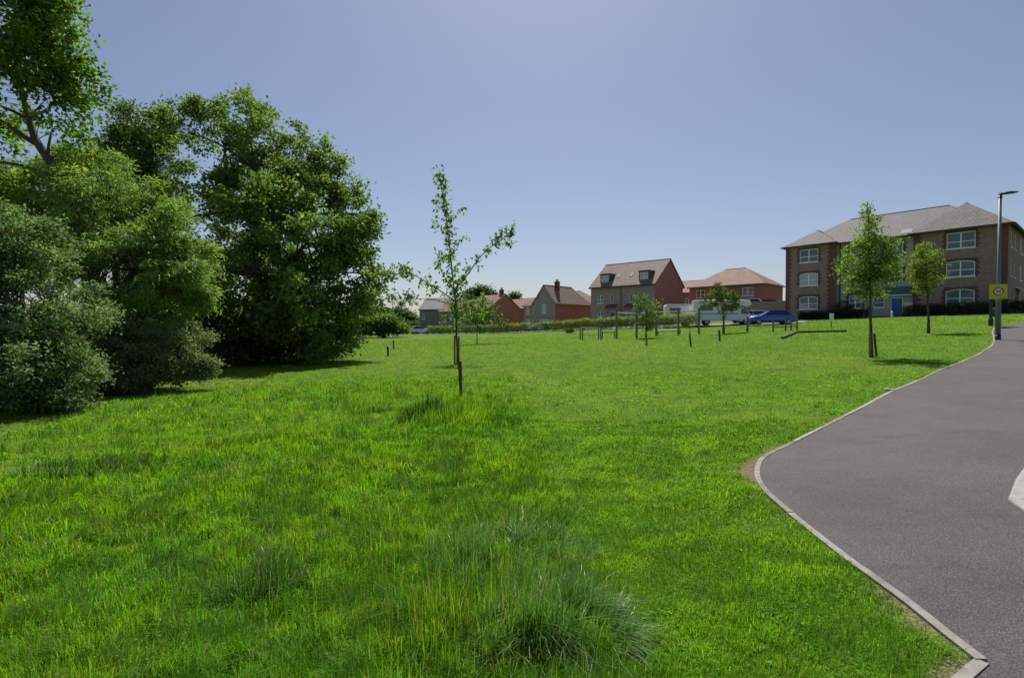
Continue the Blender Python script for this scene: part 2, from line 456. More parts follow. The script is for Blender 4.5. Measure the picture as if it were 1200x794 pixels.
def kerb_dist(X, Y):
    P = np.stack([KX, KY], 1); d = np.full(X.shape, 1e9)
    for i in range(0, len(P), 2):
        d = np.minimum(d, np.hypot(X-P[i, 0], Y-P[i, 1]))
    return d
print('kerb', [tuple(round(c, 2) for c in p) for p in KW])

# boundary between long and mown grass, and the mown trail on the left
BL = sorted([(G(px, py).y, G(px, py).x) for px, py in [(600, 432), (618, 470), (628, 500), (640, 540), (672, 600), (710, 660), (745, 720), (765, 794)]])
BY = np.array([b[0] for b in BL]); BX = np.array([b[1] for b in BL])
TL = sorted([(G(px, py).y, G(px, py).x) for px, py in [(-120, 545), (0, 503), (70, 482), (130, 467), (200, 453), (265, 440), (330, 428), (400, 416)]])
TY = np.array([b[0] for b in TL]); TX = np.array([b[1] for b in TL])

def vnoise(X, Y, scale, seed, octs=3):
    r = np.random.default_rng(seed); z = np.zeros(np.shape(X)); a = 1; tot = 0; s = scale
    for _ in range(octs):
        for k in range(4):
            th = r.uniform(0, 2*math.pi); ph = r.uniform(0, 2*math.pi); f = r.uniform(.7, 1.4)
            z = z + a*np.sin((X*math.cos(th)+Y*math.sin(th))*f*2*math.pi/s+ph + .9*np.sin((X*math.sin(th)-Y*math.cos(th))*2*math.pi/s*.6+ph*2))
        tot += a*2.0; a *= .55; s *= .47
    return z/tot

# ------------------------------------------------------------------ ground
def ground():
    def axis(fine, step, far, grow):
        a = [0.0]; s = step
        while a[-1] < far:
            if a[-1] > fine: s *= grow
            a.append(a[-1]+s)
        return a
    xs = axis(14, .25, 260, 1.09); xs = [-x for x in xs[:0:-1]]+xs
    yp = axis(26, .25, 420, 1.07); yn = axis(6, .5, 30, 1.2); ys = [-y for y in yn[:0:-1]]+yp
    X, Y = np.meshgrid(np.array(xs), np.array(ys)); Z = h(X, Y)
    far = np.clip((Y-130)/300, 0, 1); Z = Z-far*1
    Z = Z - .03*on_path(X, Y, -.15)*(Y < KY[-1]-1)
    nx, ny = len(xs), len(ys)
    V = np.stack([X, Y, Z], -1).reshape(-1, 3)
    i = (np.arange(ny-1)[:, None]*nx+np.arange(nx-1)[None]).ravel()
    t = np.concatenate([np.stack([i, i+1, i+nx+1], 1), np.stack([i, i+nx+1, i+nx], 1)])
    m, nt, b = mat('meadow_ground')
    tc = N(nt, 'ShaderNodeTexCoord')
    n1 = N(nt, 'ShaderNodeTexNoise', Scale=.22, Detail=4.0); n2 = N(nt, 'ShaderNodeTexNoise', Scale=2.2, Detail=8.0, Roughness=.7); n3 = N(nt, 'ShaderNodeTexNoise', Scale=40.0, Detail=3.0)
    mp = N(nt, 'ShaderNodeMapping'); mp.inputs['Scale'].default_value = (1, .45, 1); nt.links.new(tc.outputs['Object'], mp.inputs[0])
    for n_ in (n1, n2): nt.links.new(mp.outputs[0], n_.inputs['Vector'])
    nt.links.new(tc.outputs['Object'], n3.inputs['Vector'])
    c1 = ramp(nt, n1.outputs[0], [(.34, (.09, .19, .014)), (.5, (.12, .215, .018)), (.66, (.16, .23, .034))])
    c2 = ramp(nt, n2.outputs[0], [(.25, (.55, .6, .5)), (.55, (1, 1, 1)), (.8, (1.4, 1.25, 1.3))])
    c3 = ramp(nt, n3.outputs[0], [(.3, (.5, .52, .45)), (.7, (1.3, 1.3, 1.2))])
    x1 = N(nt, 'ShaderNodeMix', data_type='RGBA', blend_type='MULTIPLY'); x1.inputs[0].default_value = 1
    x2 = N(nt, 'ShaderNodeMix', data_type='RGBA', blend_type='MULTIPLY'); x2.inputs[0].default_value = 1
    nt.links.new(c1, x1.inputs[6]); nt.links.new(c2, x1.inputs[7]); nt.links.new(x1.outputs[2], x2.inputs[6]); nt.links.new(c3, x2.inputs[7])
    at_ = N(nt, 'ShaderNodeAttribute', attribute_name='tone'); sep = N(nt, 'ShaderNodeSeparateColor'); nt.links.new(at_.outputs['Color'], sep.inputs[0])
    soilc = ramp(nt, n3.outputs[0], [(.3, (.13, .095, .06)), (.7, (.27, .21, .145))])
    x3 = N(nt, 'ShaderNodeMix', data_type='RGBA'); nt.links.new(sep.outputs[0], x3.inputs[0]); nt.links.new(x2.outputs[2], x3.inputs[6]); nt.links.new(soilc, x3.inputs[7])
    nt.links.new(x3.outputs[2], b.inputs['Base Color']); b.inputs['Roughness'].default_value = .95; b.inputs['Specular IOR Level'].default_value = .1
    bp = N(nt, 'ShaderNodeBump', Strength=.8, Distance=.05); nt.links.new(n3.outputs[0], bp.inputs['Height']); nt.links.new(bp.outputs[0], b.inputs['Normal'])
    Xf, Yf = V[:, 0], V[:, 1]
    tone = np.zeros((len(V), 3)); tone[:, 0] = soil_mask(Xf, Yf)
    o = np_mesh('ground', V, t, m, tone); tag(o, kind='structure')
    o.data.polygons.foreach_set('use_smooth', [True]*len(o.data.polygons))

def soil_mask(X, Y):
    d = kerb_dist(X, Y)
    wd = .045+.12*np.clip(vnoise(X, Y, 1.7, 5), -.4, 1)
    k1 = np.exp(-((X-2.55)**2+(Y-5.6)**2)/.6)*.2 + np.exp(-((X-1.9)**2+(Y-2.5)**2)/.25)*.16
    return np.clip((wd+k1-d)/.07, 0, 1)*(Y < 20)

def strip(name, ys, xl, xr, n, dz, material, kind='structure'):
    V = []; 
    for y, a, b in zip(ys, xl, xr):
        x = np.linspace(a, b, n); V.append(np.stack([x, np.full(n, y), h(x, np.full(n, y))+dz], 1))
    V = np.concatenate(V); r = len(ys)
    i = (np.arange(r-1)[:, None]*n+np.arange(n-1)[None]).ravel()
    t = np.concatenate([np.stack([i, i+1, i+n+1], 1), np.stack([i, i+n+1, i+n], 1)])
    o = np_mesh(name, V, t, material); tag(o, kind=kind)
    o.data.polygons.foreach_set('use_smooth', [True]*len(o.data.polygons)); return o

def asphalt(name, lo, hi):
    m, nt, b = mat(name); tc = N(nt, 'ShaderNodeTexCoord')
    n1 = N(nt, 'ShaderNodeTexNoise', Scale=.8, Detail=9.0, Roughness=.72); n2 = N(nt, 'ShaderNodeTexNoise', Scale=90.0, Detail=2.0)
    n3 = N(nt, 'ShaderNodeTexVoronoi', Scale=130.0)
    for n_ in (n1, n2, n3): nt.links.new(tc.outputs['Object'], n_.inputs['Vector'])
    c1 = ramp(nt, n1.outputs[0], [(.3, lo), (.7, hi)])
    c2 = ramp(nt, n2.outputs[0], [(.25, (.45, .45, .45)), (.5, (.92, .92, .92)), (.7, (1.9, 1.82, 1.75))])
    x = N(nt, 'ShaderNodeMix', data_type='RGBA', blend_type='MULTIPLY'); x.inputs[0].default_value = 1
    mp = N(nt, 'ShaderNodeMapping'); mp.inputs['Scale'].default_value = (.5, 1.6, 1); mp.inputs['Rotation'].default_value = (0, 0, R(-28)); nt.links.new(tc.outputs['Object'], mp.inputs[0])
    n4 = N(nt, 'ShaderNodeTexNoise', Scale=2.6, Detail=10.0, Roughness=.78); nt.links.new(mp.outputs[0], n4.inputs['Vector'])
    c4 = ramp(nt, n4.outputs[0], [(.3, (.74, .74, .76)), (.48, (1, 1, 1)), (.6, (1.05, 1.02, .99)), (.74, (1.32, 1.27, 1.2))])
    n5 = N(nt, 'ShaderNodeTexVoronoi', Scale=1.1); n5.inputs['Randomness'].default_value = 1; nt.links.new(tc.outputs['Object'], n5.inputs['Vector'])
    c5 = ramp(nt, n5.outputs['Distance'], [(0, (2.6, 2.5, 2.3)), (.012, (1.7, 1.65, 1.6)), (.03, (1, 1, 1))])
    y = N(nt, 'ShaderNodeMix', data_type='RGBA', blend_type='MULTIPLY'); y.inputs[0].default_value = 1
    y5 = N(nt, 'ShaderNodeMix', data_type='RGBA', blend_type='MULTIPLY'); y5.inputs[0].default_value = 1
    nt.links.new(c1, x.inputs[6]); nt.links.new(c2, x.inputs[7]); nt.links.new(x.outputs[2], y.inputs[6]); nt.links.new(c4, y.inputs[7])
    nt.links.new(y.outputs[2], y5.inputs[6]); nt.links.new(c5, y5.inputs[7]); nt.links.new(y5.outputs[2], b.inputs['Base Color'])
    b.inputs['Roughness'].default_value = .72; b.inputs['Specular IOR Level'].default_value = .35
    bp = N(nt, 'ShaderNodeBump', Strength=.55, Distance=.006); nt.links.new(n3.outputs[0], bp.inputs['Height']); nt.links.new(bp.outputs[0], b.inputs['Normal'])
    return m
M['asphalt'] = asphalt('path_asphalt', (.049, .0458, .0445), (.086, .0808, .0785))
M['road'] = asphalt('road_asphalt', (.13, .125, .12), (.18, .17, .165))

def paths():
    ys = [p.y for p in KL]; xl = [p.x+.02 for p in KL]
    xr = [x+ (13 if y < 24 else 30) for x, y in zip(xl, ys)]
    strip('path', ys, xl, xr, 60, .006, 'asphalt')
    # edging kerb: blocks along the left edge
    mb = MB(); pts = [Vector((p.x, p.y)) for p in KL]; acc = 0; start = pts[0]; blk = [pts[0]]
    def block(b):
        if len(b) < 2: return
        L = []; Rr = []
        for i, p in enumerate(b):
            d = (b[min(i+1, len(b)-1)]-b[max(i-1, 0)]).normalized(); n = Vector((-d.y, d.x))
            jit = 0
            L.append(p+n*.026); Rr.append(p-n*.026)
        e = (b[1]-b[0]).normalized()*.005; L[0] += e; Rr[0] += e
        e = (b[-1]-b[-2]).normalized()*.005; L[-1] -= e; Rr[-1] -= e
        n = len(b); dz = random.uniform(-.004, .004)
        v = []
        for (p, top) in [(L, 0), (L, 1), (Rr, 1), (Rr, 0)]:
            for q in p: v.append((q.x, q.y, float(h(q.x, q.y))+(.016+dz if top else -.06)))
        f = []
        for k in range(3):
            for i in range(n-1): f.append((k*n+i, k*n+i+1, (k+1)*n+i+1, (k+1)*n+i))
        f += [(0, n, 2*n, 3*n), (n-1, 4*n-1, 3*n-1, 2*n-1)]
        mb.add(v, f)
    fine = []
    for a, b in zip(pts[:-1], pts[1:]):
        k = max(1, int((b-a).length/.15))
        fine += [a.lerp(b, i/k) for i in range(k)]
    corner = Vector((KW[4].x, KW[4].y))
    ci = min(range(len(fine)), key=lambda i: (fine[i]-corner).length)
    cur = [fine[0]]; s = 0
    for i in range(1, len(fine)):
        cur.append(fine[i]); s += (fine[i]-fine[i-1]).length
        if s > .915 or i == ci:
            block(cur); cur = [fine[i]]; s = 0
    block(cur)
    o = mb.build('kerb', 'concrete'); tag(o, kind='structure')
    # pale concrete kerb slab at the right edge
    P = [G(1181, 590), G(1190, 566), G(1200, 552)]; P2 = [Vector((P[2].x+.55, P[2].y+.5, 0)), Vector((P[0].x+1.15, P[0].y+.15, 0)), G(1203, 606)]
    poly = []
    for p in P+P2: poly.append((p.x, p.y, float(h(p.x, p.y))+.05))
    mb = MB(); mb.slab(poly[::-1], .14); o = mb.build('pale_kerb_slab', 'slabconc', bevel=.015); tag(o, 'pale concrete kerb slab set in the tarmac at the right edge', 'kerb slab')
    # road behind the hedge
    ys = np.linspace(0, 1, 60); V = []
    c = [(-35, 96), (-10, 93), (8, 84), (20, 67), (26, 57), (30.5, 53.3)]
    cc = np.array(c); seg = np.concatenate([[0], np.cumsum(np.hypot(*np.diff(cc, axis=0).T))]); tt = np.linspace(0, seg[-1], 90)
    px = np.interp(tt, seg, cc[:, 0]); py = np.interp(tt, seg, cc[:, 1])
    for _ in range(6):
        px[1:-1] = (px[:-2]+px[1:-1]*2+px[2:])/4; py[1:-1] = (py[:-2]+py[1:-1]*2+py[2:])/4
    d = unit(np.stack([np.gradient(px), np.gradient(py)], 1)); n = np.stack([-d[:, 1], d[:, 0]], 1)
    V = []; K = 7
    for k in range(K):
        o_ = (k/(K-1)-.5)*5.0; x = px+n[:, 0]*o_; y = py+n[:, 1]*o_; V.append(np.stack([x, y, h(x, y)+.03], 1))
    V = np.stack(V, 1).reshape(-1, 3); i = (np.arange(89)[:, None]*K+np.arange(K-1)[None]).ravel()
    t = np.concatenate([np.stack([i, i+1, i+K+1], 1), np.stack([i, i+K+1, i+K], 1)])
    tag(np_mesh('road', V, t, 'road'), kind='structure')

# ------------------------------------------------------------------ grass
def blades(name, X, Y, H, Wd, lean, tone, material, seg2):
    n = len(X); Z = h(X, Y)-.01
    th = math.pi*1.3*vnoise(X, Y, 1.4, 71)+.4+rng.normal(0, 1.0, n); a = np.stack([np.cos(th), np.sin(th), np.zeros(n)], 1)
    s = np.stack([-np.sin(th+rng.normal(0, .5, n)), np.cos(th), np.zeros(n)], 1); s = unit(s)
    B = np.stack([X, Y, Z], 1); up = np.array([[0, 0, 1.]]); H = H[:, None]; W2 = Wd[:, None]*.5; l = lean[:, None]
    tip = B+up*H*(1-.35*l*l)+a*H*l
    if seg2:
        mid = B+up*H*.55+a*H*l*.3
        v = np.stack([B-s*W2, B+s*W2, mid+s*W2*.85, mid-s*W2*.85, tip], 1)
        f = np.array([[0, 1, 2], [0, 2, 3], [3, 2, 4]]); k = 5
        kk = np.array([.6, .6, .95, .95, 1.15])
    else:
        v = np.stack([B-s*W2, B+s*W2, tip], 1); f = np.array([[0, 1, 2]]); k = 3; kk = np.array([.7, .7, 1.15])
    t = (np.arange(n)[:, None, None]*k+f[None]).reshape(-1, 3)
    return np_mesh(name, v.reshape(-1, 3), t, material, np.repeat(tone, k, 0))

def grass_fields(X, Y):
    """height and colour of the grass at each place"""
    bx = np.interp(Y, BY, BX); edge = vnoise(X, Y, 1.6, 11)*.25*np.clip(Y/8, .4, 2)
    longm = np.clip((bx-X+edge)/.25, 0, 1)*np.clip((19-Y)/6, 0, 1)
    tx = np.interp(Y, TY, TX); trail = np.exp(-((X-tx)/.45)**2)*(Y < 22)
    n1 = vnoise(X, Y, 3.1, 21); n2 = vnoise(X, Y, .8, 22); n3 = vnoise(X, Y, 7, 23)
    far = np.clip((Y-12)/18, 0, 1)
    Hs = .045+.012*n2
    Hl = .078+.03*n1+.045*np.clip(n2, 0, 1)+.01*n3
    n4 = vnoise(X, Y, .45, 24)
    Hh = Hs*(1+.25*n4)*(1-longm)+Hl*longm*np.clip(1+.32*n4, .4, 1.5)
    Hh = Hh*(1-.75*trail)
    c0 = G(545, 488); ring = np.exp(-(((X-c0.x)/1.15)**2+((Y-c0.y)/1.1)**2)**2)
    Hh = Hh+.25*ring*(.75+.3*n2)
    Hh = np.where((X < np.interp(Y, TY, TX)-.5) & (Y < 22), Hh*1.5+.05, Hh)
    base = np.array([.138, .285, .017])
    col = np.empty((len(X), 3)); col[:] = base
    y = np.clip(n1*.45+n3*.4+n4*.3, -1, 1)
    col *= (1+.10*vnoise(X, Y, .9, 25))[:, None]
    col[:, 0] *= 1+.34*y; col[:, 1] *= 1+.1*y; col[:, 2] *= 1-.2*y
    dry = np.clip(vnoise(X, Y, 2.4, 31)-.25, 0, 1)*longm*.6
    col = col*(1-.6*dry[:, None])+np.array([.215, .25, .04])*.6*dry[:, None]
    fl = np.clip((Y-9)/16, 0, 1)[:, None]*.5; col = col*(1-fl)+np.array([.165, .26, .045])*fl
    pale = np.clip(vnoise(X, Y*.5, 5, 33)*.6+.2, 0, 1)*(1-longm)*np.clip((Y-5)/8, .25, 1)
    col = col*(1-.55*pale[:, None])+np.array([.205, .275, .05])*.55*pale[:, None]
    col = col*(1-.8*trail[:, None])+np.array([.24, .29, .08])*.8*trail[:, None]
    return Hh, col, longm, trail

def grass():
    def sample(n, r0, r1, gam=2.0):
        # density falls with the square of the distance
        r = np.exp(rng.uniform(math.log(r0), math.log(r1), n)); th = rng.uniform(-R(50), R(50), n)
        X = r*np.sin(th); Y = r*np.cos(th)-.25
        ok = (~on_path(X, Y, .028)) & (rng.random(n) > .96*soil_mask(X, Y)); return X[ok], Y[ok], r[ok]
    for nm, n, r0, r1, seg2 in (('meadow_grass', 420000, 1.3, 9, True), ('lawn_grass', 300000, 9, 62, False)):
        X, Y, r = sample(n, r0, r1)
        Hh, col, lm, tr = grass_fields(X, Y)
        k = len(X)
        H = Hh*np.exp(rng.normal(0, .28, k)); H = np.maximum(H, np.minimum(.0014*r, .07))
        Wd = np.maximum(.0035, .0011*r)*rng.uniform(.6, 1.4, k)
        lean = np.clip(np.abs(rng.normal(.55, .35, k)), 0, 1.2)
        tone = col*np.exp(rng.normal(0, .22, (k, 1)))
        dead = rng.random(k) < .025+.055*lm; tone[dead] = np.array([.27, .235, .11])*rng.uniform(.6, 1.2, (dead.sum(), 1))
        blu = rng.random(k) < .06; tone[blu] *= np.array([.75, .95, 3.0])
        o = blades(nm, X, Y, H, Wd, lean, np.clip(tone, .004, .5), 'blade', seg2); tag(o, kind='stuff')
    # taller tufts scattered through the meadow
    cx, cy, cr = sample(2600, 1.9, 16); keep = (cx < np.interp(cy, BY, BX)) | (rng.random(len(cx)) < .12); cx, cy, cr = cx[keep], cy[keep], cr[keep]; nc = len(cx); per = 26
    k = np.repeat(np.arange(nc), per); sg = np.maximum(.035, .006*cr)[k]*rng.uniform(.6, 1.5, nc)[k]
    X = cx[k]+rng.normal(0, 1, len(k))*sg; Y = cy[k]+rng.normal(0, 1, len(k))*sg; r = cr[k]
    ok = ~on_path(X, Y, .05); X, Y, r, k = X[ok], Y[ok], r[ok], k[ok]
    Hh, col, lm, tr = grass_fields(X, Y); n = len(X)
    kind_ = rng.random(nc)[k]; f = np.where((kind_ < .3)[:, None], np.array([[.62, .78, 1.5]]), np.where((kind_ < .45)[:, None], np.array([[1.2, 1.05, 1.6]]), np.array([[.82, .92, 1.0]])))
    H = (.09+.09*rng.random(nc))[k]*np.where(lm > .5, 1, .55)*(1-.6*tr)*np.exp(rng.normal(0, .25, n))
    tone = col*f*np.exp(rng.normal(0, .2, (n, 1))); dead = rng.random(n) < .07; tone[dead] = (.3, .26, .13)
    tag(blades('grass_tufts', X, Y, H, np.maximum(.0035, .0011*r)*rng.uniform(.6, 1.3, n), np.clip(np.abs(rng.normal(.6, .4, n)), 0, 1.3), np.clip(tone, .004, .5), 'blade', True), kind='stuff')
    # broad clover-like leaves close to the ground
    X, Y, r = sample(60000, 1.4, 16); keep = vnoise(X, Y, 1.3, 41) > .12; X, Y, r = X[keep], Y[keep], r[keep]; n = len(X)
    Hh, col, lm, tr = grass_fields(X, Y)
    C = np.stack([X, Y, h(X, Y)+Hh*rng.uniform(.3, .8, n)], 1); A = rng.normal(size=(n, 3))*np.array([1, 1, .3])
    o = leaves('clover', C, A, np.maximum(.02, .0045*r), np.maximum(.014, .0032*r), np.clip(col*np.array([.9, 1.05, 1.4])*np.exp(rng.normal(0, .25, (n, 1))), .004, .5), 'blade', None, up=1.2)
    tag(o, kind='stuff')
    # small yellow flowers sprinkled in the grass
    X, Y, r = sample(260, 4, 30); keep = (vnoise(X, Y, 4, 51) > .3); X, Y, r = X[keep], Y[keep], r[keep]
    Hh, col, lm, tr = grass_fields(X, Y); mb = MB()
    for x, y, d, hh in zip(X, Y, r, Hh):
        z = float(h(x, y))+hh*1.05+.01; q = max(.007, .0011*d)
        for k in range(5):
            a = k*1.257; b = a+.9; mb.add([(x, y, z), (x+q*math.cos(a), y+q*math.sin(a), z+q*.5), (x+q*math.cos(b), y+q*math.sin(b), z+q*.5)], [(0, 1, 2)])
    tag(mb.build('buttercups', plain('buttercup_petal', (.7, .52, .02), .5, var=.1)), kind='stuff')

def tussock(label, px, py, rx, ry, H, clumps, per, tone, w, arch=.9, wind=(.3, -.1), material='blade_blue'):
    """many small shoots of long blades, each leaning its own way"""
    c = G(px, py); n = clumps*per; k = np.repeat(np.arange(clumps), per)
    r = np.sqrt(rng.random(clumps)); th = rng.uniform(0, 2*math.pi, clumps)
    cx, cy = r*np.cos(th)*rx, r*np.sin(th)*ry
    X = c.x+cx[k]+rng.normal(0, .035, n); Y = c.y+cy[k]+rng.normal(0, .035, n); Z = h(X, Y)-.01
    ld = np.stack([np.cos(th)*r*.5+rng.normal(0, .5, clumps)+wind[0], np.sin(th)*r*.4+rng.normal(0, .5, clumps)+wind[1]], 1)
    d = np.concatenate([ld[k]+rng.normal(0, .38, (n, 2)), np.zeros((n, 1))], 1)
    hk = np.exp(rng.normal(0, .22, clumps))*(1-.45*r*r)
    L = (H*hk[k]*np.clip(np.exp(rng.normal(0, .3, n)), .3, 1.5))[:, None]
    a = d*np.clip(arch*rng.uniform(.2, 1, n), 0, 1)[:, None]
    s = unit(np.cross(d, np.array([[0, 0, 1.]])))*(w*rng.uniform(.5, 1.4, n))[:, None]*.5
    B = np.stack([X, Y, Z], 1); up = np.array([[0, 0, 1.]]); pts = []
    bend = np.minimum(np.linalg.norm(a, axis=1, keepdims=True), 1.1)**.8
    for t in (0, .3, .58, .82, 1.0):
        pts.append(B+up*L*(t-.5*t*t*bend-.12*t**4*bend)+a*L*t*t*.75)
    v = []
    for p, q in zip(pts[:-1], (.9, 1, .85, .55)): v += [p-s*q, p+s*q]
    v.append(pts[-1]); v = np.stack(v, 1)
    f = []
    for j in range(3): f += [[2*j, 2*j+1, 2*j+3], [2*j, 2*j+3, 2*j+2]]
    f.append([6, 7, 8]); t = (np.arange(n)[:, None, None]*9+np.array(f)[None]).reshape(-1, 3)
    ck = np.exp(rng.normal(0, .18, (clumps, 1)))*np.stack([1+rng.normal(0, .12, clumps), np.ones(clumps), 1+rng.normal(0, .25, clumps)], 1)
    tn = np.array(tone)*ck[k]*np.exp(rng.normal(0, .22, (n, 1))); dead = rng.random(n) < .09; tn[dead] = (.30, .26, .13)
    v = v-np.array([c.x, c.y, c.z])
    o = np_mesh('grass_tussock', v.reshape(-1, 3), t, material, np.clip(np.repeat(tn, 9, 0), .004, .6)); o.location = c
    tag(o, label, 'grass tuft', 'coarse grass tussocks'); return o

# ------------------------------------------------------------------ houses
def wall_face(mb, W, H, holes, mi=0, depth=.12, z0=0.0, mir=None, y=0.0):
    """front wall in the plane y (facing -y) with real openings and reveals"""
    xs = sorted({0.0, W, *[q for a in holes for q in (a[0], a[0]+a[2])]}); zs = sorted({z0, H, *[q for a in holes for q in (a[1], a[1]+a[3])]})
    for i in range(len(xs)-1):
        for j in range(len(zs)-1):
            cx, cz = (xs[i]+xs[i+1])/2, (zs[j]+zs[j+1])/2
            if any(a[0] < cx < a[0]+a[2] and a[1] < cz < a[1]+a[3] for a in holes): continue
            mb.quad((xs[i], y, zs[j]), (xs[i+1], y, zs[j]), (xs[i+1], y, zs[j+1]), (xs[i], y, zs[j+1]), mi)
    for a in holes:
        x0, z0_, x1, z1 = a[0], a[1], a[0]+a[2], a[1]+a[3]; yy = y+depth; r = mi if mir is None else mir
        mb.quad((x0, y, z0_), (x0, yy, z0_), (x1, yy, z0_), (x1, y, z0_), r); mb.quad((x0, y, z1), (x1, y, z1), (x1, yy, z1), (x0, yy, z1), r)
        mb.quad((x0, y, z0_), (x0, y, z1), (x0, yy, z1), (x0, yy, z0_), r); mb.quad((x1, y, z0_), (x1, yy, z0_), (x1, yy, z1), (x1, y, z1), r)

def window(root, x, z, w, hh, y=0.0, cols=2, bar=True, glass='glass', arch=0.0, quoin=None, sill=True, ax='x', mirror_x=None):
    """opening window: frame (> pane, sill) and a brick surround; built in the plane y facing -y"""
    f = MB(); t = .075; d0, d1 = y+.045, y+.11
    f.box(x+.002, d0, z+.002, x+t, d1, z+hh-.002); f.box(x+w-t, d0, z+.002, x+w-.002, d1, z+hh-.002)
    f.box(x+t, d0, z+.002, x+w-t, d1, z+t)
    if arch:
        n = 8; up = [(x+t+(w-2*t)*i/n, z+hh-arch-t+arch*(1-(2*i/n-1)**2)) for i in range(n+1)]
        for i in range(n):
            a, b = up[i], up[i+1]; f.prism([a, b, (b[0], min(z+hh-.004, b[1]+t)), (a[0], min(z+hh-.004, a[1]+t))], d0, d1)
    else: f.box(x+t, d0, z+hh-t, x+w-t, d1, z+hh-.002)
    for k in range(1, cols):
        xx = x+w*k/cols; f.box(xx-.05, d0+.004, z+t, xx+.05, d1-.004, z+hh-t-arch*.2)
    if bar:
        zz = z+hh*.42; f.box(x+t, d0+.006, zz-.035, x+w-t, d1-.006, zz+.035)
    fr = f.build('window', 'white', root, uv=False)
    p = MB(); p.box(x+.03, y+.085, z+.03, x+w-.03, y+.1, z+hh-.03); p.build('pane', glass, fr, uv=False)
    if sill: s = MB(); s.box(x-.06, y-.05, z-.09, x+w+.06, y+.06, z-.003); s.build('sill', 'offwhite', fr, uv=False)
    if arch:
        n = 8; top = z+hh; a = MB(); poly = [(x+w*i/n, z+hh-arch+arch*(1-(2*i/n-1)**2)-.001) for i in range(n+1)]
        for i in range(n): a.prism([poly[i], poly[i+1], (poly[i+1][0], top+.001), (poly[i][0], top+.001)], y+.012, y+.06)
        a.build('arch_filler', quoin or 'dark_red_brick', fr)
    if quoin:
        q = MB(); k = int(hh/.225)+1
        for i in range(k):
            e = .34 if i % 2 else .2; z0 = z-.04+i*.235; z1 = min(z0+.235, z+hh+.1)
            q.box(x-e, y-.012, z0, x-.001, y+.05, z1); q.box(x+w+.001, y-.012, z0, x+w+e, y+.05, z1)
        q.box(x-.16, y-.016, z+hh+.003, x+w+.16, y+.04, z+hh+.23)
        q.build('window_surround', quoin, root)
    return fr

def roof_planes(mb, L, Dp, ez, rise, kind, o=.35, th=.14, x0=0.0, y0=0.0):
    """gable along x ('gx'), gable along y ('gy'), hip along x ('hx': both ends), hip along y"""
    if kind in ('gx', 'hx', 'hl', 'hr'):
        s = rise/(Dp/2); e = ez-o*s; yr = y0+Dp/2; zr = ez+rise
        rl = x0+(Dp/2 if kind in ('hx', 'hl') else -o*.6); rr = x0+L-(Dp/2 if kind in ('hx', 'hr') else -o*.6)
        xl = x0-(o if kind in ('hx', 'hl') else o*.6); xr = x0+L+(o if kind in ('hx', 'hr') else o*.6)
        mb.slab([(xl, y0-o, e), (xr, y0-o, e), (rr, yr, zr), (rl, yr, zr)], th)
        mb.slab([(xr, y0+Dp+o, e), (xl, y0+Dp+o, e), (rl, yr, zr), (rr, yr, zr)], th)
        if kind in ('hx', 'hl'): mb.slab([(xl, y0+Dp+o, e), (xl, y0-o, e), (rl, yr, zr)], th)
        if kind in ('hx', 'hr'): mb.slab([(xr, y0-o, e), (xr, y0+Dp+o, e), (rr, yr, zr)], th)
        mb.box(max(rl, xl), yr-.1, zr-.08, min(rr, xr), yr+.1, zr+.012)
    else:
        s = rise/(L/2); e = ez-o*s; xc = x0+L/2; zr = ez+rise
        rf = y0+(L/2 if kind in ('hy', 'hf') else -o*.6); rb = y0+Dp-(L/2 if kind in ('hy', 'hb') else -o*.6)
        yf = y0-(o if kind in ('hy', 'hf') else o*.6); yb = y0+Dp+(o if kind in ('hy', 'hb') else o*.6)
        mb.slab([(x0-o, yb, e), (x0-o, yf, e), (xc, rf, zr), (xc, rb, zr)], th)
        mb.slab([(x0+L+o, yf, e), (x0+L+o, yb, e), (xc, rb, zr), (xc, rf, zr)], th)
        if kind in ('hy', 'hf'): mb.slab([(x0-o, yf, e), (x0+L+o, yf, e), (xc, rf, zr)], th)
        if kind in ('hy', 'hb'): mb.slab([(x0+L+o, yb, e), (x0-o, yb, e), (xc, rb, zr)], th)
        mb.box(xc-.1, max(rf, yf), zr-.08, xc+.1, min(rb, yb), zr+.012)

def chimney(roof, x, y, z0, z1, w=.9, d=.6, mat_='dark_red_brick'):
    c = MB(); c.box(x-w/2, y-d/2, z0, x+w/2, y+d/2, z1); c.box(x-w/2-.06, y-d/2-.06, z1, x+w/2+.06, y+d/2+.06, z1+.15)
    ch = c.build('chimney', mat_, roof)
    for dx in (-w*.22, w*.22):
        p = MB(); p.tube([(x+dx, y, z1+.15), (x+dx, y, z1+.6)], [.13, .1], 8); p.build('chimney_pot', 'red_tile', ch)

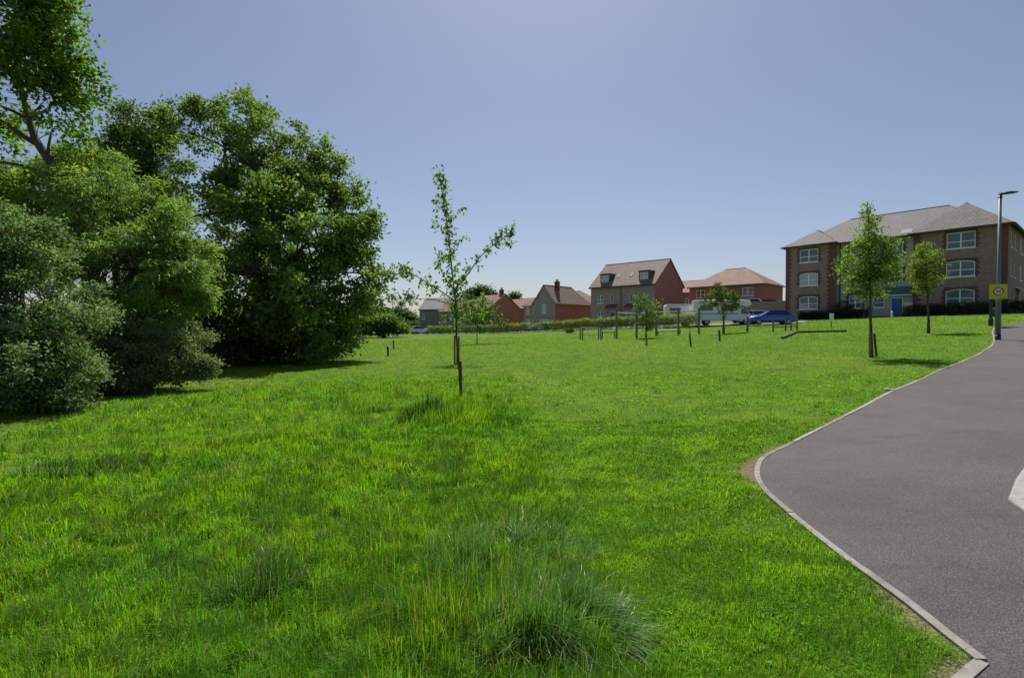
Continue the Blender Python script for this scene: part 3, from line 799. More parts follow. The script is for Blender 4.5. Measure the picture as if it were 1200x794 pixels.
def house(name, label, PR, ang, L, Dp, eave, rise, kind, front, side, rooftile, wins=(), door=None, base=None, below=1.0, cat='house', drainpipe=None, sidewins=()):
    """PR: world x,y of the front right corner; the front runs back to the left at ang degrees; local x runs left to right, y into the house"""
    d1 = Vector((-math.cos(R(ang)), math.sin(R(ang)))); PL = Vector(PR)+d1*L
    z = float(h(PR[0], PR[1])) if base is None else base
    root = empty(name, (PL.x, PL.y, z), label, cat, rz=math.atan2(-d1.y, -d1.x))
    mb = MB(); holes = [(w_[0], w_[1], w_[2], w_[3]) for w_ in wins]
    if door: holes.append((door[0], 0.0, door[1], door[2]))
    wall_face(mb, L, eave, holes, 0)
    mb.quad((0, 0, -below), (L, 0, -below), (L, 0, 0), (0, 0, 0), 0)
    mb.quad((L, 0, -below), (L, Dp, -below), (L, Dp, eave), (L, 0, eave), 1)
    mb.quad((0, Dp, -below), (0, 0, -below), (0, 0, eave), (0, Dp, eave), 1)
    mb.quad((L, Dp, -below), (0, Dp, -below), (0, Dp, eave), (L, Dp, eave), 1)
    if kind == 'gx':
        mb.add([(L, 0, eave), (L, Dp, eave), (L, Dp/2, eave+rise)], [(0, 1, 2)], 1); mb.add([(0, Dp, eave), (0, 0, eave), (0, Dp/2, eave+rise)], [(0, 1, 2)], 1)
    if kind in ('gy', 'hb'):
        mb.add([(0, 0, eave), (L, 0, eave), (L/2, 0, eave+rise)], [(0, 1, 2)], 0)
    if kind == 'gy': mb.add([(L, Dp, eave), (0, Dp, eave), (L/2, Dp, eave+rise)], [(0, 1, 2)], 1)
    mb.build('wall', [front, side], root)
    rb = MB(); roof_planes(rb, L, Dp, eave+.12, rise, kind); rf = rb.build('roof', rooftile, root)
    if kind[0] in 'gh' and kind not in ('gy', 'hb', 'hf', 'hy'):
        g = MB(); s_ = rise/(Dp/2); g.box(-.2, -.47, eave-.35*s_-.12, L+.2, -.36, eave-.35*s_+.0); g.build('gutter', 'fascia', root, uv=False)
    for w_ in wins:
        window(root, *w_[:4], **(w_[4] if len(w_) > 4 else {}))
    if door:
        x, w_, hh, m_ = door
        f = MB(); f.box(x+.002, .04, 0, x+.07, .11, hh-.002); f.box(x+w_-.07, .04, 0, x+w_-.002, .11, hh-.002); f.box(x+.07, .04, hh-.07, x+w_-.07, .11, hh-.002)
        dr = f.build('door', 'white', root, uv=False); p = MB(); p.box(x+.06, .07, .02, x+w_-.06, .1, hh-.06); p.build('door_leaf', m_, dr, uv=False)
        k = MB(); k.tube([(x+w_-.2, .03, 1.0), (x+w_-.2, .03, 1.15)], .02, 6); k.build('handle', 'galv', dr, uv=False)
    if drainpipe is not None:
        dp = MB(); dp.tube([(drainpipe, -.07, 0), (drainpipe, -.07, eave-.1)], .05, 8); dp.build('drainpipe', 'fascia', root, uv=False)
    return root, rf

def dormer(root, x, z, w, hh, depth, ydist):
    d = MB(); y = ydist
    wall_face(d, w, hh, [(.14, .12, w-.28, hh-.3)], y=0)
    d.quad((0, depth, 0), (0, 0, 0), (0, 0, hh), (0, depth, hh)); d.quad((w, 0, 0), (w, depth, 0), (w, depth, hh), (w, 0, hh))
    d.box(-.12, -.15, hh, w+.12, depth, hh+.12)
    d.v = [(a+x, b+y, c+z) for a, b, c in d.v]
    o = d.build('dormer', 'lead', root)
    window(o, x+.14, z+.12, w-.28, hh-.3, y=y, sill=False, glass='glass_pale')

def houses():
    arch1 = dict(arch=.12, quoin='dark_red_brick', cols=2)
    # tall semi-detached pair with dormers
    PR = (21.7, 78.0); L, Dp = 11.6, 9.8
    T = dict(cols=1, bar=False, arch=.12, sill=False)
    wins = [(1.3, 3.55, 1.15, 1.35, dict(arch=.15, cols=2)), (3.75, 3.5, .62, 1.4, T), (7.25, 3.5, .62, 1.4, T), (9.2, 3.55, 1.15, 1.35, dict(arch=.15, cols=2)),
            (1.3, .9, 1.15, 1.35, dict(arch=.15, cols=2)), (9.2, .9, 1.15, 1.35, dict(arch=.15, cols=2)), (6.7, 0.05, 1.0, 2.1, dict(cols=1, bar=False, sill=False, glass='glass'))]
    r, rf = house('dormer_house', 'tall brown brick semi-detached house with two roof dormers and bare red gable end', PR, 43, L, Dp, 6.35, 4.0, 'gx', 'grey_brick', 'red_brick', 'brown_tile',
                  wins, (3.7, 1.0, 2.15, 'door_blue'), drainpipe=5.8, below=2)
    dormer(r, 1.5, 6.75, 1.75, 1.55, 1.9, .55); dormer(r, 8.6, 6.75, 1.75, 1.55, 1.9, .55)
    for x in (3.2, 6.7):
        c = MB(); c.slab([(x, -.75, 2.75), (x+1.9, -.75, 2.75), (x+1.9, 0, 3.3), (x, 0, 3.3)], .12); c.build('porch_canopy', 'dark_red_brick', r)
    for x in (4.0, 6.3):
        c = MB(); s = 4.0/4.9; y = 1.5; c.add([(x, y, 6.55+y*s), (x+.55, y, 6.55+y*s), (x+.55, y+.7, 6.55+(y+.7)*s), (x, y+.7, 6.55+(y+.7)*s)], [(0, 1, 2, 3)]); c.build('roof_vent', 'solar', rf, uv=False)
    # brown brick house with front gable
    PR = (7.7, 92.0); W2 = dict(cols=1, bar=True, sill=True)
    r, rf = house('gabled_house', 'brown brick house with steep front gable, chimney and long plain red side wall', PR, 45, 5.2, 10.6, 4.95, 3.1, 'hb', 'grey_brick', 'red_brick', 'brown_tile',
                  [(2.0, 3.0, 1.1, 1.55, dict(cols=1, glass='glass_pale')), (1.5, .6, 2.1, 1.3, dict(cols=3, glass='glass_pale'))], below=2)
    chimney(rf, 3.2, 3.0, 7.2, 8.75, .8, .6)
    # lower left wing set back: its own part of the same house
    wg = MB(); wall_face(wg, 3.6, 4.7, [(.6, 3.0, .8, 1.4), (2.2, 3.0, .8, 1.4), (.5, .7, 1.0, 1.3), (2.1, .2, 1.1, 1.9)], 0)
    wg.quad((0, 6, -2), (0, 0, -2), (0, 0, 4.7), (0, 6, 4.7), 0); wg.quad((3.6, 6, -2), (0, 6, -2), (0, 6, 4.7), (3.6, 6, 4.7), 0)
    wg.v = [(a-3.6, b+1.2, c) for a, b, c in wg.v]; wg.build('wing_wall', ['grey_brick'], r)
    rb = MB(); roof_planes(rb, 3.6, 6, 4.8, 2.4, 'hl'); rb.v = [(a-3.6, b+1.2, c) for a, b, c in rb.v]; rb.build('wing_roof', 'red_tile', r)
    for a in ((.6, 3.0, .8, 1.4), (2.2, 3.0, .8, 1.4), (.5, .7, 1.0, 1.3), (2.1, .2, 1.1, 1.9)):
        window(r, a[0]-3.6, a[1], a[2], a[3], y=1.2, cols=1, glass='glass_pale')
    # red gable house
    PR = (-4.6, 105.0)
    r, rf = house('red_gable_house', 'red brick house with wide bare gable facing the field, behind the slim sapling', PR, 45, 7.2, 8.8, 5.1, 2.9, 'gx', 'slate_brick', 'red_brick', 'red_tile',
                  [(1.0, 2.9, 1.1, 1.2), (4.4, 2.9, 1.1, 1.2), (1.0, .6, 1.1, 1.2)], (4.5, .95, 2.05, 'fascia'), below=2)
    chimney(rf, 6.2, 4.4, 7.2, 8.85, .8, .6)
    # red roofed terrace house, then slate roofed house
    p = on(560, 111)
    r, rf = house('terrace_house', 'grey brick terrace house with pinkish red tiled roof, left of the slim sapling', (p.x, p.y), 22, 9.6, 8.0, 4.7, 2.6, 'gx', 'slate_brick', 'dark_red_brick', 'red_tile',
                  [(1.0, 2.8, .8, 1.3, dict(cols=1, glass='glass_pale')), (2.7, 2.8, .8, 1.3, dict(cols=1, glass='glass_pale')), (4.6, 2.8, .9, 1.3, dict(cols=1, glass='glass_pale')), (7.2, 2.8, .9, 1.3, dict(cols=1)), (5.0, .6, 1.3, 1.3)], (3.0, .95, 2.05, 'fascia'), below=2)
    p = on(521, 119)
    r, rf = house('slate_house', 'dark grey brick house with pale slate roof, farthest left of the row', (p.x, p.y), 16, 6.4, 8.0, 5.6, 2.6, 'gx', 'slate_brick', 'slate_brick', 'slate_tile',
                  [(.7, 3.2, .7, 1.3, dict(cols=1))], below=2)
    # hipped red house
    PR = (39.3, 80.0)
    r, rf = house('hipped_house', 'red brick house with hipped tile roof, above the brown wall and parked cars', PR, 45, 12.2, 8.8, 5.35, 2.9, 'hx', 'red_brick', 'red_brick', 'red_tile',
                  [(1.2, 3.4, 1.5, 1.3), (5.0, 3.4, 1.6, 1.3), (8.9, 3.4, 1.7, 1.3), (1.2, .7, 1.5, 1.3), (8.9, .7, 1.7, 1.3)], (5.2, 1.0, 2.1, 'fascia'), below=2)
    # roofs peeping over, far behind
    house('far_house', 'distant red roof showing between the gabled house and the dormer house', (16.5, 118.0), 45, 9.5, 8.5, 5.6, 3.0, 'hx', 'red_brick', 'red_brick', 'red_tile', [(1, 3, 1.2, 1.2), (5, 3, 1.2, 1.2)], below=2)
    house('far_house', 'distant pinkish roof low between the red gable and the gabled house', (3.2, 128.0), 45, 9.5, 8.5, 5.6, 2.6, 'gx', 'red_brick', 'red_brick', 'red_tile', [(1, 3, 1.2, 1.2), (5, 3, 1.2, 1.2)], below=2)
    house('far_house', 'distant red house seen in the gap right of the dormer house', (39.5, 104.0), 45, 9.5, 8.5, 5.6, 2.6, 'gx', 'red_brick', 'red_brick', 'red_tile', [(1, 3, 1.2, 1.2), (5, 3, 1.2, 1.2)], below=2)

def apartments():
    d1 = Vector((-.64, .768)); PR = Vector((45.6, 47.3)); L = 19.4; PL = PR+d1*L; z = 2.75
    root = empty('apartment_block', (PL.x, PL.y, z), 'three storey brown brick apartment block with grey tiled roof and two projecting wings', 'apartment block', rz=math.atan2(-d1.y, -d1.x))
    E = 8.75; WL, WR0 = 5.1, 12.5   # left wing 0..WL, right wing WR0..L
    s0, st = 1.15, 2.75
    rows = [s0, s0+st, s0+2*st]
    wl = [(1.55, rz, 2.0, 1.5) for rz in rows]; wr = [(WR0+2.55, rz, 2.15, 1.55) for rz in rows]
    mid = [(1.25, rows[0], 1.25, 1.5), (1.25, rows[1], 1.25, 1.5), (1.25, rows[2], 1.25, 1.5), (3.6, rows[0], 1.0, 1.3), (5.2, rows[1], 1.0, 1.35), (5.2, rows[2], 1.0, 1.35), (3.4, rows[1], .9, 1.35), (3.4, rows[2], .9, 1.35)]
    WD = 13.0
    # walls
    mb = MB(); wall_face(mb, WL, E, [(a, b, c, d) for a, b, c, d in wl], 0)
    mb.quad((0, 11, -2), (0, 0, -2), (0, 0, E), (0, 11, E)); mb.quad((WL, 0, -2), (WL, 1.2, -2), (WL, 1.2, E), (WL, 0, E)); mb.quad((0, 0, -2), (WL, 0, -2), (WL, 0, 0), (0, 0, 0))
    mb.quad((L, 11, -2), (0, 11, -2), (0, 11, E), (L, 11, E))
    mb.build('left_wing_wall', 'brown_brick', root)
    mb = MB(); W2 = L-WR0
    wall_face(mb, W2, E, [(a-WR0, b, c, d) for a, b, c, d in wr], 0); mb.quad((0, 1.2, -2), (0, 0, -2), (0, 0, E), (0, 1.2, E)); mb.quad((0, 0, -2), (W2, 0, -2), (W2, 0, 0), (0, 0, 0))
    mb.v = [(a+WR0, b, c) for a, b, c in mb.v]; mb.build('right_wing_wall', 'brown_brick', root)
    # end wall with windows, seen edge on
    ew = [(2.2, rz, 1.0, 1.5) for rz in rows] + [(5.0, rz, .9, 1.5) for rz in rows] + [(9.0, rz, 1.6, 1.5) for rz in rows]
    e = bpy.data.objects.new('end_wall', None)
    mb = MB(); wall_face(mb, WD, E, ew, 0); mb.quad((0, 0, -2), (WD, 0, -2), (WD, 0, 0), (0, 0, 0))
    ewo = mb.build('end_wall', 'brown_brick', root); ewo.location = (L, 0, 0); ewo.rotation_euler = (0, 0, R(90))
    for a in ew: window(ewo, *a, cols=1 if a[2] < 1.2 else 2)
    pc = MB(); pc.slab([(6.0, -1.0, 2.6), (9.0, -1.0, 2.6), (9.0, 0, 3.1), (6.0, 0, 3.1)], .15); pc.box(6.1, -.9, 0, 6.25, -.75, 2.5); pc.box(8.75, -.9, 0, 8.9, -.75, 2.5); pc.build('side_porch', 'white', ewo)
    mb = MB(); wall_face(mb, WR0-WL, E, mid+[(5.15, 0, 1.1, 2.2)], 0, y=1.2); mb.quad((0, 1.2, -2), (WR0-WL, 1.2, -2), (WR0-WL, 1.2, 0), (0, 1.2, 0))
    mb.v = [(a+WL, b, c) for a, b, c in mb.v]; mb.build('rendered_wall', 'render', root)
    # corner quoins
    for x, sgn, yy in ((0, 1, 0), (WL, -1, 0), (WR0, 1, 0), (L, -1, 0)):
        q = MB()
        for i in range(int(E/.24)):
            w_ = .62 if i % 2 else .42; xa, xb = (x-.014, x+w_) if sgn > 0 else (x-w_, x+.014)
            q.box(xa, -.014, i*.24, xb, .05, i*.24+.24)
            if x == L: q.box(L-.05, .05, i*.24, L+.014, w_, i*.24+.24)
        q.build('quoin', 'dark_red_brick', root)
    pl = MB(); pl.box(-.02, -.02, -.5, WL+.02, .05, .55); pl.build('plinth', 'dark_red_brick', root)
    pl = MB(); pl.box(WR0-.02, -.02, -.5, L+.02, .05, .55); pl.build('plinth', 'dark_red_brick', root)
    for i, a in enumerate(wl): window(root, *a, arch=.14 if i < 2 else 0, quoin='dark_red_brick', glass='glass_pale' if i == 1 else 'glass')
    for i, a in enumerate(wr): window(root, *a, arch=.16 if i < 2 else 0, quoin='dark_red_brick', glass='glass')
    for i, a in enumerate(mid): window(root, a[0]+WL, a[1], a[2], a[3], y=1.2, cols=2 if a[2] > 1.1 else 1, arch=.12 if a[1] < 5 else 0, quoin='dark_red_brick' if i in (0, 1, 2, 5, 4) else None)
    # entrance
    f = MB(); x = WL+5.15; f.box(x+.002, 1.24, 0, x+.08, 1.32, 2.19); f.box(x+1.02, 1.24, 0, x+1.098, 1.32, 2.19); f.box(x+.08, 1.24, 2.1, x+1.02, 1.32, 2.19)
    dr = f.build('door', 'white', root, uv=False); p = MB(); p.box(x+.07, 1.27, .02, x+1.03, 1.3, 2.12); p.build('door_leaf', 'door_blue', dr, uv=False)
    k = MB(); k.tube([(x+.9, 1.2, .95), (x+.9, 1.2, 1.25)], .025, 6); k.build('handle', 'galv', dr, uv=False)
    p = MB(); p.box(x-.45, .85, 2.45, x+1.9, 1.19, 3.3); p.build('entrance_canopy', 'teal', root, uv=False)
    p = MB(); p.box(x-.5, .8, 2.35, x+1.95, 1.19, 2.45); p.build('canopy_edge', 'white', root, uv=False)
    p = MB(); p.box(x+1.25, 1.15, .3, x+1.95, 1.19, 1.6); p.build('notice_panel', 'offwhite', root, uv=False)
    for xx, yy in ((WL+.35, 1.13), (WR0-.25, 1.13)):
        dp = MB(); dp.tube([(xx, yy, 0), (xx, yy, E-.1)], .06, 8); dp.build('drainpipe', 'fascia', root, uv=False)
    # roofs: main block along x, right wing hip along y, left wing small hip
    rb = MB(); roof_planes(rb, L-.3, 9.8, E+.15, 3.2, 'hx', o=.4, y0=1.2); main = rb.build('roof', 'grey_tile', root)
    rb = MB(); roof_planes(rb, W2, WD, E+.17, 2.7, 'hy', o=.45, x0=WR0); rb.build('wing_roof', 'grey_tile', root)
    rb = MB(); roof_planes(rb, WL, 8.0, E+.16, 1.75, 'hy', o=.4); rb.build('wing_roof', 'grey_tile', root)
    g = MB(); g.box(WR0-.5, -.58, E-.36, L+.5, -.46, E-.22); g.build('gutter', 'fascia', root, uv=False)
    g = MB(); g.box(-.45, -.53, E-.26, WL+.45, -.41, E-.12); g.build('gutter', 'fascia', root, uv=False)
    g = MB(); g.box(L+.46, -.5, E-.36, L+.58, WD+.4, E-.22); g.build('gutter', 'fascia', root, uv=False)
    g = MB(); g.box(WL+.4, .66, E-.26, WR0-.45, .79, E-.12); g.build('gutter', 'fascia', root, uv=False)
    s = 3.2/4.9; x = WR0-1.5; q = MB(); zz = lambda y: E+.15+(y-1.2)*s+.05
    q.slab([(x, 1.15, zz(1.15)), (x+1.0, 1.15, zz(1.15)), (x+1.0, 1.9, zz(1.9)), (x, 1.9, zz(1.9))], .08); q.build('rooflight', 'solar', main, uv=False)

# ------------------------------------------------------------------ vehicles
def wheel(parent, x, y, r=.31, w=.2):
    t = MB(); s = 1 if y > 0 else -1
    t.tube([(x, y-s*w, r), (x, y-s*.02, r), (x, y, r)], [r, r, r-.03], 18); tw = t.build('wheel', 'tyre', parent, uv=False)
    q = MB(); q.tube([(x, y-s*.01, r), (x, y+s*.012, r)], [r*.66, r*.6], 14); q.build('rim', 'rim', tw, uv=False)

def car(label, loc, heading, colour, L=4.4, estate=0.0, group='parked cars by the houses', cat='car', hgt=1.45):
    """built nose to +x; cross sections lofted from nose to tail"""
    root = empty('parked_car', loc, label, cat, rz=heading, group=group)
    k = L/4.4; hw = .88
    # station x, z bottom, z belt/top of body, half width
    st = [(2.2, .36, .58, .66), (2.13, .27, .68, .76), (1.9, .22, .78, .84), (1.4, .2, .88, .875), (.85, .2, .95, .88), (0, .2, .96, .885), (-1.0, .2, .97, .88), (-1.7, .22, .98, .865), (-2.05, .28, .96, .82), (-2.17, .38, .86, .76), (-2.2, .42, .7, .7)]
    V = []; F = []; n = 10
    for x, zb, zt, w_ in st:
        prof = [(w_*.86, zb), (w_*.98, zb+.08), (w_, zb+(zt-zb)*.45), (w_*.985, zb+(zt-zb)*.75), (w_*.9, zt)]
        V += [(x*k, a, b) for a, b in prof] + [(x*k, -a, b) for a, b in prof[::-1]]
    for i in range(len(st)-1):
        for j in range(n):
            j2 = (j+1) % n; F.append((i*n+j, i*n+j2, (i+1)*n+j2, (i+1)*n+j))
    F += [tuple(range(n-1, -1, -1)), tuple((len(st)-1)*n+j for j in range(n))]
    b = MB(); b.add(V, F); b.build('body', colour, root, smooth=True, uv=False, bevel=0)
    # glasshouse
    rt = hgt; tail = -1.95 if estate else -1.65
    g = MB(); bt = [(1.0, .93), (.15, rt-.05), (-.6, rt), (-1.2 if not estate else -1.6, rt-.06), (tail, .96)]
    for sgn in (1, -1): pass
    Vg = []
    for x, zz in bt:
        w_ = .80 if zz < 1.1 else .62; Vg += [(x*k, w_, zz), (x*k, -w_, zz)]
    Fg = [(0, 1, 3, 2), (2, 3, 5, 4), (4, 5, 7, 6), (6, 7, 9, 8)]
    Fg += [(0, 2, 4, 6, 8), (9, 7, 5, 3, 1)]
    g.add(Vg, Fg); gh = g.build('glasshouse', 'glass_car', root, uv=False)
    r = MB(); r.slab([(.2*k, -.64, rt-.03), (-.6*k, -.65, rt+.025), (bt[3][0]*k, -.63, rt-.035), (bt[3][0]*k, .63, rt-.035), (-.6*k, .65, rt+.025), (.2*k, .64, rt-.03)][::-1], .05)
    for y in (-1, 1):
        r.tube([(1.02*k, y*.8, .93), (.15*k, y*.635, rt-.05)], .035, 5); r.tube([(bt[3][0]*k, y*.63, rt-.06), (tail*k, y*.8, .95)], .06, 5)
        r.tube([(-.35*k, y*.655, rt-.01), (-.35*k, y*.81, .95)], .03, 5)
    r.build('roof', colour, root, uv=False)
    for x in (1.35, -1.35):
        for y in (-.885, .885): wheel(root, x*k, y)
    for y in (-.55, .55):
        l = MB(); l.box(2.06*k, y-.17, .56, 2.17*k, y+.17, .68); l.build('headlight', 'lamp_clear', root, uv=False, bevel=.03)
        l = MB(); l.box(-2.2*k, y-.2, .74, -2.1*k, y+.2, .86); l.build('tail_light', 'lamp_red', root, uv=False, bevel=.02)
    for y in (-1, 1):
        m_ = MB(); m_.box(.78*k, y*.86, .92, .9*k, y*1.02, 1.04); m_.build('wing_mirror', colour, root, uv=False, bevel=.03)
    return root

def motorhome(label, loc, heading):
    root = empty('motorhome', loc, label, 'motorhome', rz=heading)
    L, hw = 6.2, 1.1
    b = MB(); b.prism([(-3.1, .5), (1.6, .5), (1.6, 1.985), (2.55, 2.03), (2.85, 2.25), (2.7, 2.66), (1.8, 2.75), (-3.1, 2.75)], -hw, hw); b.build('body', 'van_white', root, uv=False, bevel=.08)
    c = MB(); c.prism([(1.61, .4), (3.15, .4), (3.2, .95), (2.75, 1.15), (2.15, 1.93), (1.61, 1.96)], -hw*.9, hw*.9); cb = c.build('cab', 'van_white', root, uv=False, bevel=.06)
    w_ = MB(); w_.add([(2.78, -.85, 1.18), (2.78, .85, 1.18), (2.2, .78, 1.86), (2.2, -.78, 1.86)], [(0, 1, 2, 3)]); w_.v = [(x+.03, y, z+.02) for x, y, z in w_.v]; w_.build('windscreen', 'glass_car', cb, uv=False)
    for s in (-1, 1):
        w_ = MB(); w_.prism([(1.8, 1.2), (2.6, 1.2), (2.2, 1.8), (1.8, 1.8)], s*(hw*.9+.004), s*(hw*.9+.02)); w_.build('cab_window', 'glass_car', cb, uv=False)
        for x, wd in ((-2.4, 1.3), (-.3, 1.2)):
            w_ = MB(); w_.box(x, s*(hw+.004), 1.6, x+wd, s*(hw+.025), 2.2); w_.build('window', 'glass_car', root, uv=False, bevel=.02)
        w_ = MB(); w_.box(-3.0, s*(hw+.003), 1.2, 1.5, s*(hw+.012), 1.3); w_.build('stripe', 'stripe', root, uv=False)
        for x in (-1.7, 2.3): wheel(root, x, s*(hw*.95), .34, .24)
        l = MB(); l.box(3.1, s*.75-.15, .75, 3.21, s*.75+.15, .92); l.build('headlight', 'lamp_clear', cb, uv=False)
    w_ = MB(); w_.box(-1.0, -.5, 2.75, -.3, .5, 2.87); w_.build('roof_hatch', 'offwhite', root, uv=False, bevel=.03)
    return root

def caravan(label, loc, heading, top=2.8):
    root = empty('caravan', loc, label, 'caravan', rz=heading); hw = 1.1; T = top
    b = MB(); b.prism([(-2.4, .5), (2.35, .45), (2.42, .8), (2.42, T-.15), (2.3, T), (-2.35, T), (-2.45, T-.15), (-2.45, .8)], -hw, hw); b.build('body', 'offwhite', root, uv=False, bevel=.04)
    for s in (-1, 1):
        for x, wd in ((-1.9, 1.2), (.7, 1.2)):
            w_ = MB(); w_.box(x, s*(hw+.004), 1.5, x+wd, s*(hw+.025), 2.15); w_.build('window', 'glass_car', root, uv=False, bevel=.02)
        wheel(root, 0, s*hw*.96, .3, .2)
        w_ = MB(); w_.box(-2.4, s*(hw+.003), 2.4, 2.2, s*(hw+.012), 2.5); w_.build('stripe', 'stripe', root, uv=False)
    d = MB(); d.box(-.4, -hw-.02, .65, .3, -hw-.003, 2.2); d.build('door', 'white', root, uv=False)
    t = MB(); t.tube([(2.3, -.5, .5), (3.5, 0, .5)], .05, 6); t.tube([(2.3, .5, .5), (3.5, 0, .5)], .05, 6); t.tube([(3.4, 0, 0), (3.4, 0, .6)], .04, 6); t.build('tow_bar', 'galv', root, uv=False)
    return root

def vehicles():
    def put(px, D): return on(px, D)+Vector((0, 0, .03))
    p = put(903, 50.5); car('blue saloon car parked side on below the apartment block', p, R(172), 'car_blue', 4.45)
    p = put(877, 58); car('white hatchback parked behind the nose of the blue car', p, R(168), 'car_white', 4.0, 1)
    for px, D, lab, c, ty in ((874, 71, 'white car on the raised drive, roof showing over the brown wall', 'car_white', 349.5), (893, 73, 'black car on the raised drive behind the wall, between the two pale cars', 'car_black', 351), (911, 71, 'silver car on the raised drive, nearest the apartment block', 'car_silver', 352.5)):
        p = at(px, ty, D); car(lab, (p.x, p.y, p.z-1.47), R(165), c, 4.2, 1)
    p = put(518, 98); car('dark navy car parked below the terrace house', p, R(150), 'car_navy', 4.4)
    p = put(480, 97); car('black car parked farthest left, before the far bushes', p, R(160), 'car_black', 4.4, 1)
    p = put(492, 94); car('small pale car glinting in the sun beside the black car', p, R(30), 'car_white', 3.6, 1)
    p = put(634, 88); car('white car half hidden behind the hedge at the gabled house', p, R(170), 'car_white', 4.4, 1)
    p = put(846, 57); motorhome('white motorhome with dark side windows parked beside the road', p, R(-14))
    p = put(803, 61); print('caravan top', at(799, 357, 61).z-p.z, 'motorhome top', at(846, 357, 57).z-on(846, 57).z); caravan('white touring caravan parked at the end of the hedge', p, R(170), min(3.2, at(799, 357, 61).z-p.z))

# ------------------------------------------------------------------ walls, hedges, street furniture
def garden_wall():
    a, b = at(864, 380, 66), at(925, 380, 64); d = (b-a); L = math.hypot(d.x, d.y)
    z = float(h(a.x, a.y)); root = empty('garden_wall', (a.x, a.y, z), 'long brown brick garden wall behind the blue and white cars', 'wall', rz=math.atan2(d.y, d.x))
    H0 = at(870, 354.5, 66).z-z
    w_ = MB(); w_.box(0, 0, -.6, L, .3, H0); w_.build('wall', 'wall_brick', root)
    c = MB(); c.box(-.04, -.04, H0, L+.04, .34, H0+.1); c.build('coping', 'concrete', root)
    # raised drive held by the wall
    s = MB(); zt = at(893, 351, 72).z-1.47-z; s.box(.3, .32, -.6, L-.3, 14, zt); s.build('raised_drive', 'road', root)

def hedge(label, line, width, height, n, leafs, tone, yellow_top=True, name='hedge', cat='hedge', dens=None):
    """line: list of (x, y) world; leaf clumps fill a box along it, over a row of stems"""
    P = np.array(line, float); seg = np.concatenate([[0], np.cumsum(np.hypot(*np.diff(P, axis=0).T))]); T = seg[-1]
    base = Vector((P[0, 0], P[0, 1], float(h(P[0, 0], P[0, 1])))); root = empty(name, base, label, cat)
    t = rng.uniform(0, T, n); x = np.interp(t, seg, P[:, 0]); y = np.interp(t, seg, P[:, 1])
    i = np.clip(np.searchsorted(seg, t)-1, 0, len(P)-2); d = unit(P[i+1]-P[i]); nn = np.stack([-d[:, 1], d[:, 0]], 1)
    hh = np.interp(t/T, np.linspace(0, 1, len(height)), height)*(1+.10*vnoise(t, t*0, 1.3, 61)+.07*vnoise(t, t*.3, .5, 62))
    o = rng.uniform(-1, 1, n); zt = rng.random(n)**.75
    prof = np.sqrt(np.clip(1-(np.clip(zt-.7, 0, 1)/.34)**2, .02, 1))
    side = np.where(rng.random(n) < .6, np.sign(o)*rng.uniform(.75, 1, n), o)
    x = x+nn[:, 0]*side*width*.5*prof; y = y+nn[:, 1]*side*width*.5*prof; z = h(x, y)+.03+zt*hh
    C = np.repeat(np.stack([x, y, z], 1), leafs, 0); m = len(C); C = C+rng.normal(size=(m, 3))*.11
    tn = tones(m, tone, .3, .15, np.repeat(np.arange(n), leafs), n)
    if yellow_top:
        new = np.repeat((zt > .8) & (rng.random(n) < .75), leafs); tn[new] = tn[new]*np.array([5.2, 3.8, 2.6])
    C = C-np.array(base)
    leaves('foliage', C, rng.normal(size=(m, 3))+np.array([0, 0, .6]), .11, .07, np.clip(tn, .003, .5), 'leaf', root)
    return root

def post(mb, p, hgt, r=.06, lean=(0, 0)):
    mb.tube([(p[0], p[1], p[2]-.1), (p[0]+lean[0], p[1]+lean[1], p[2]+hgt)], r, 8)

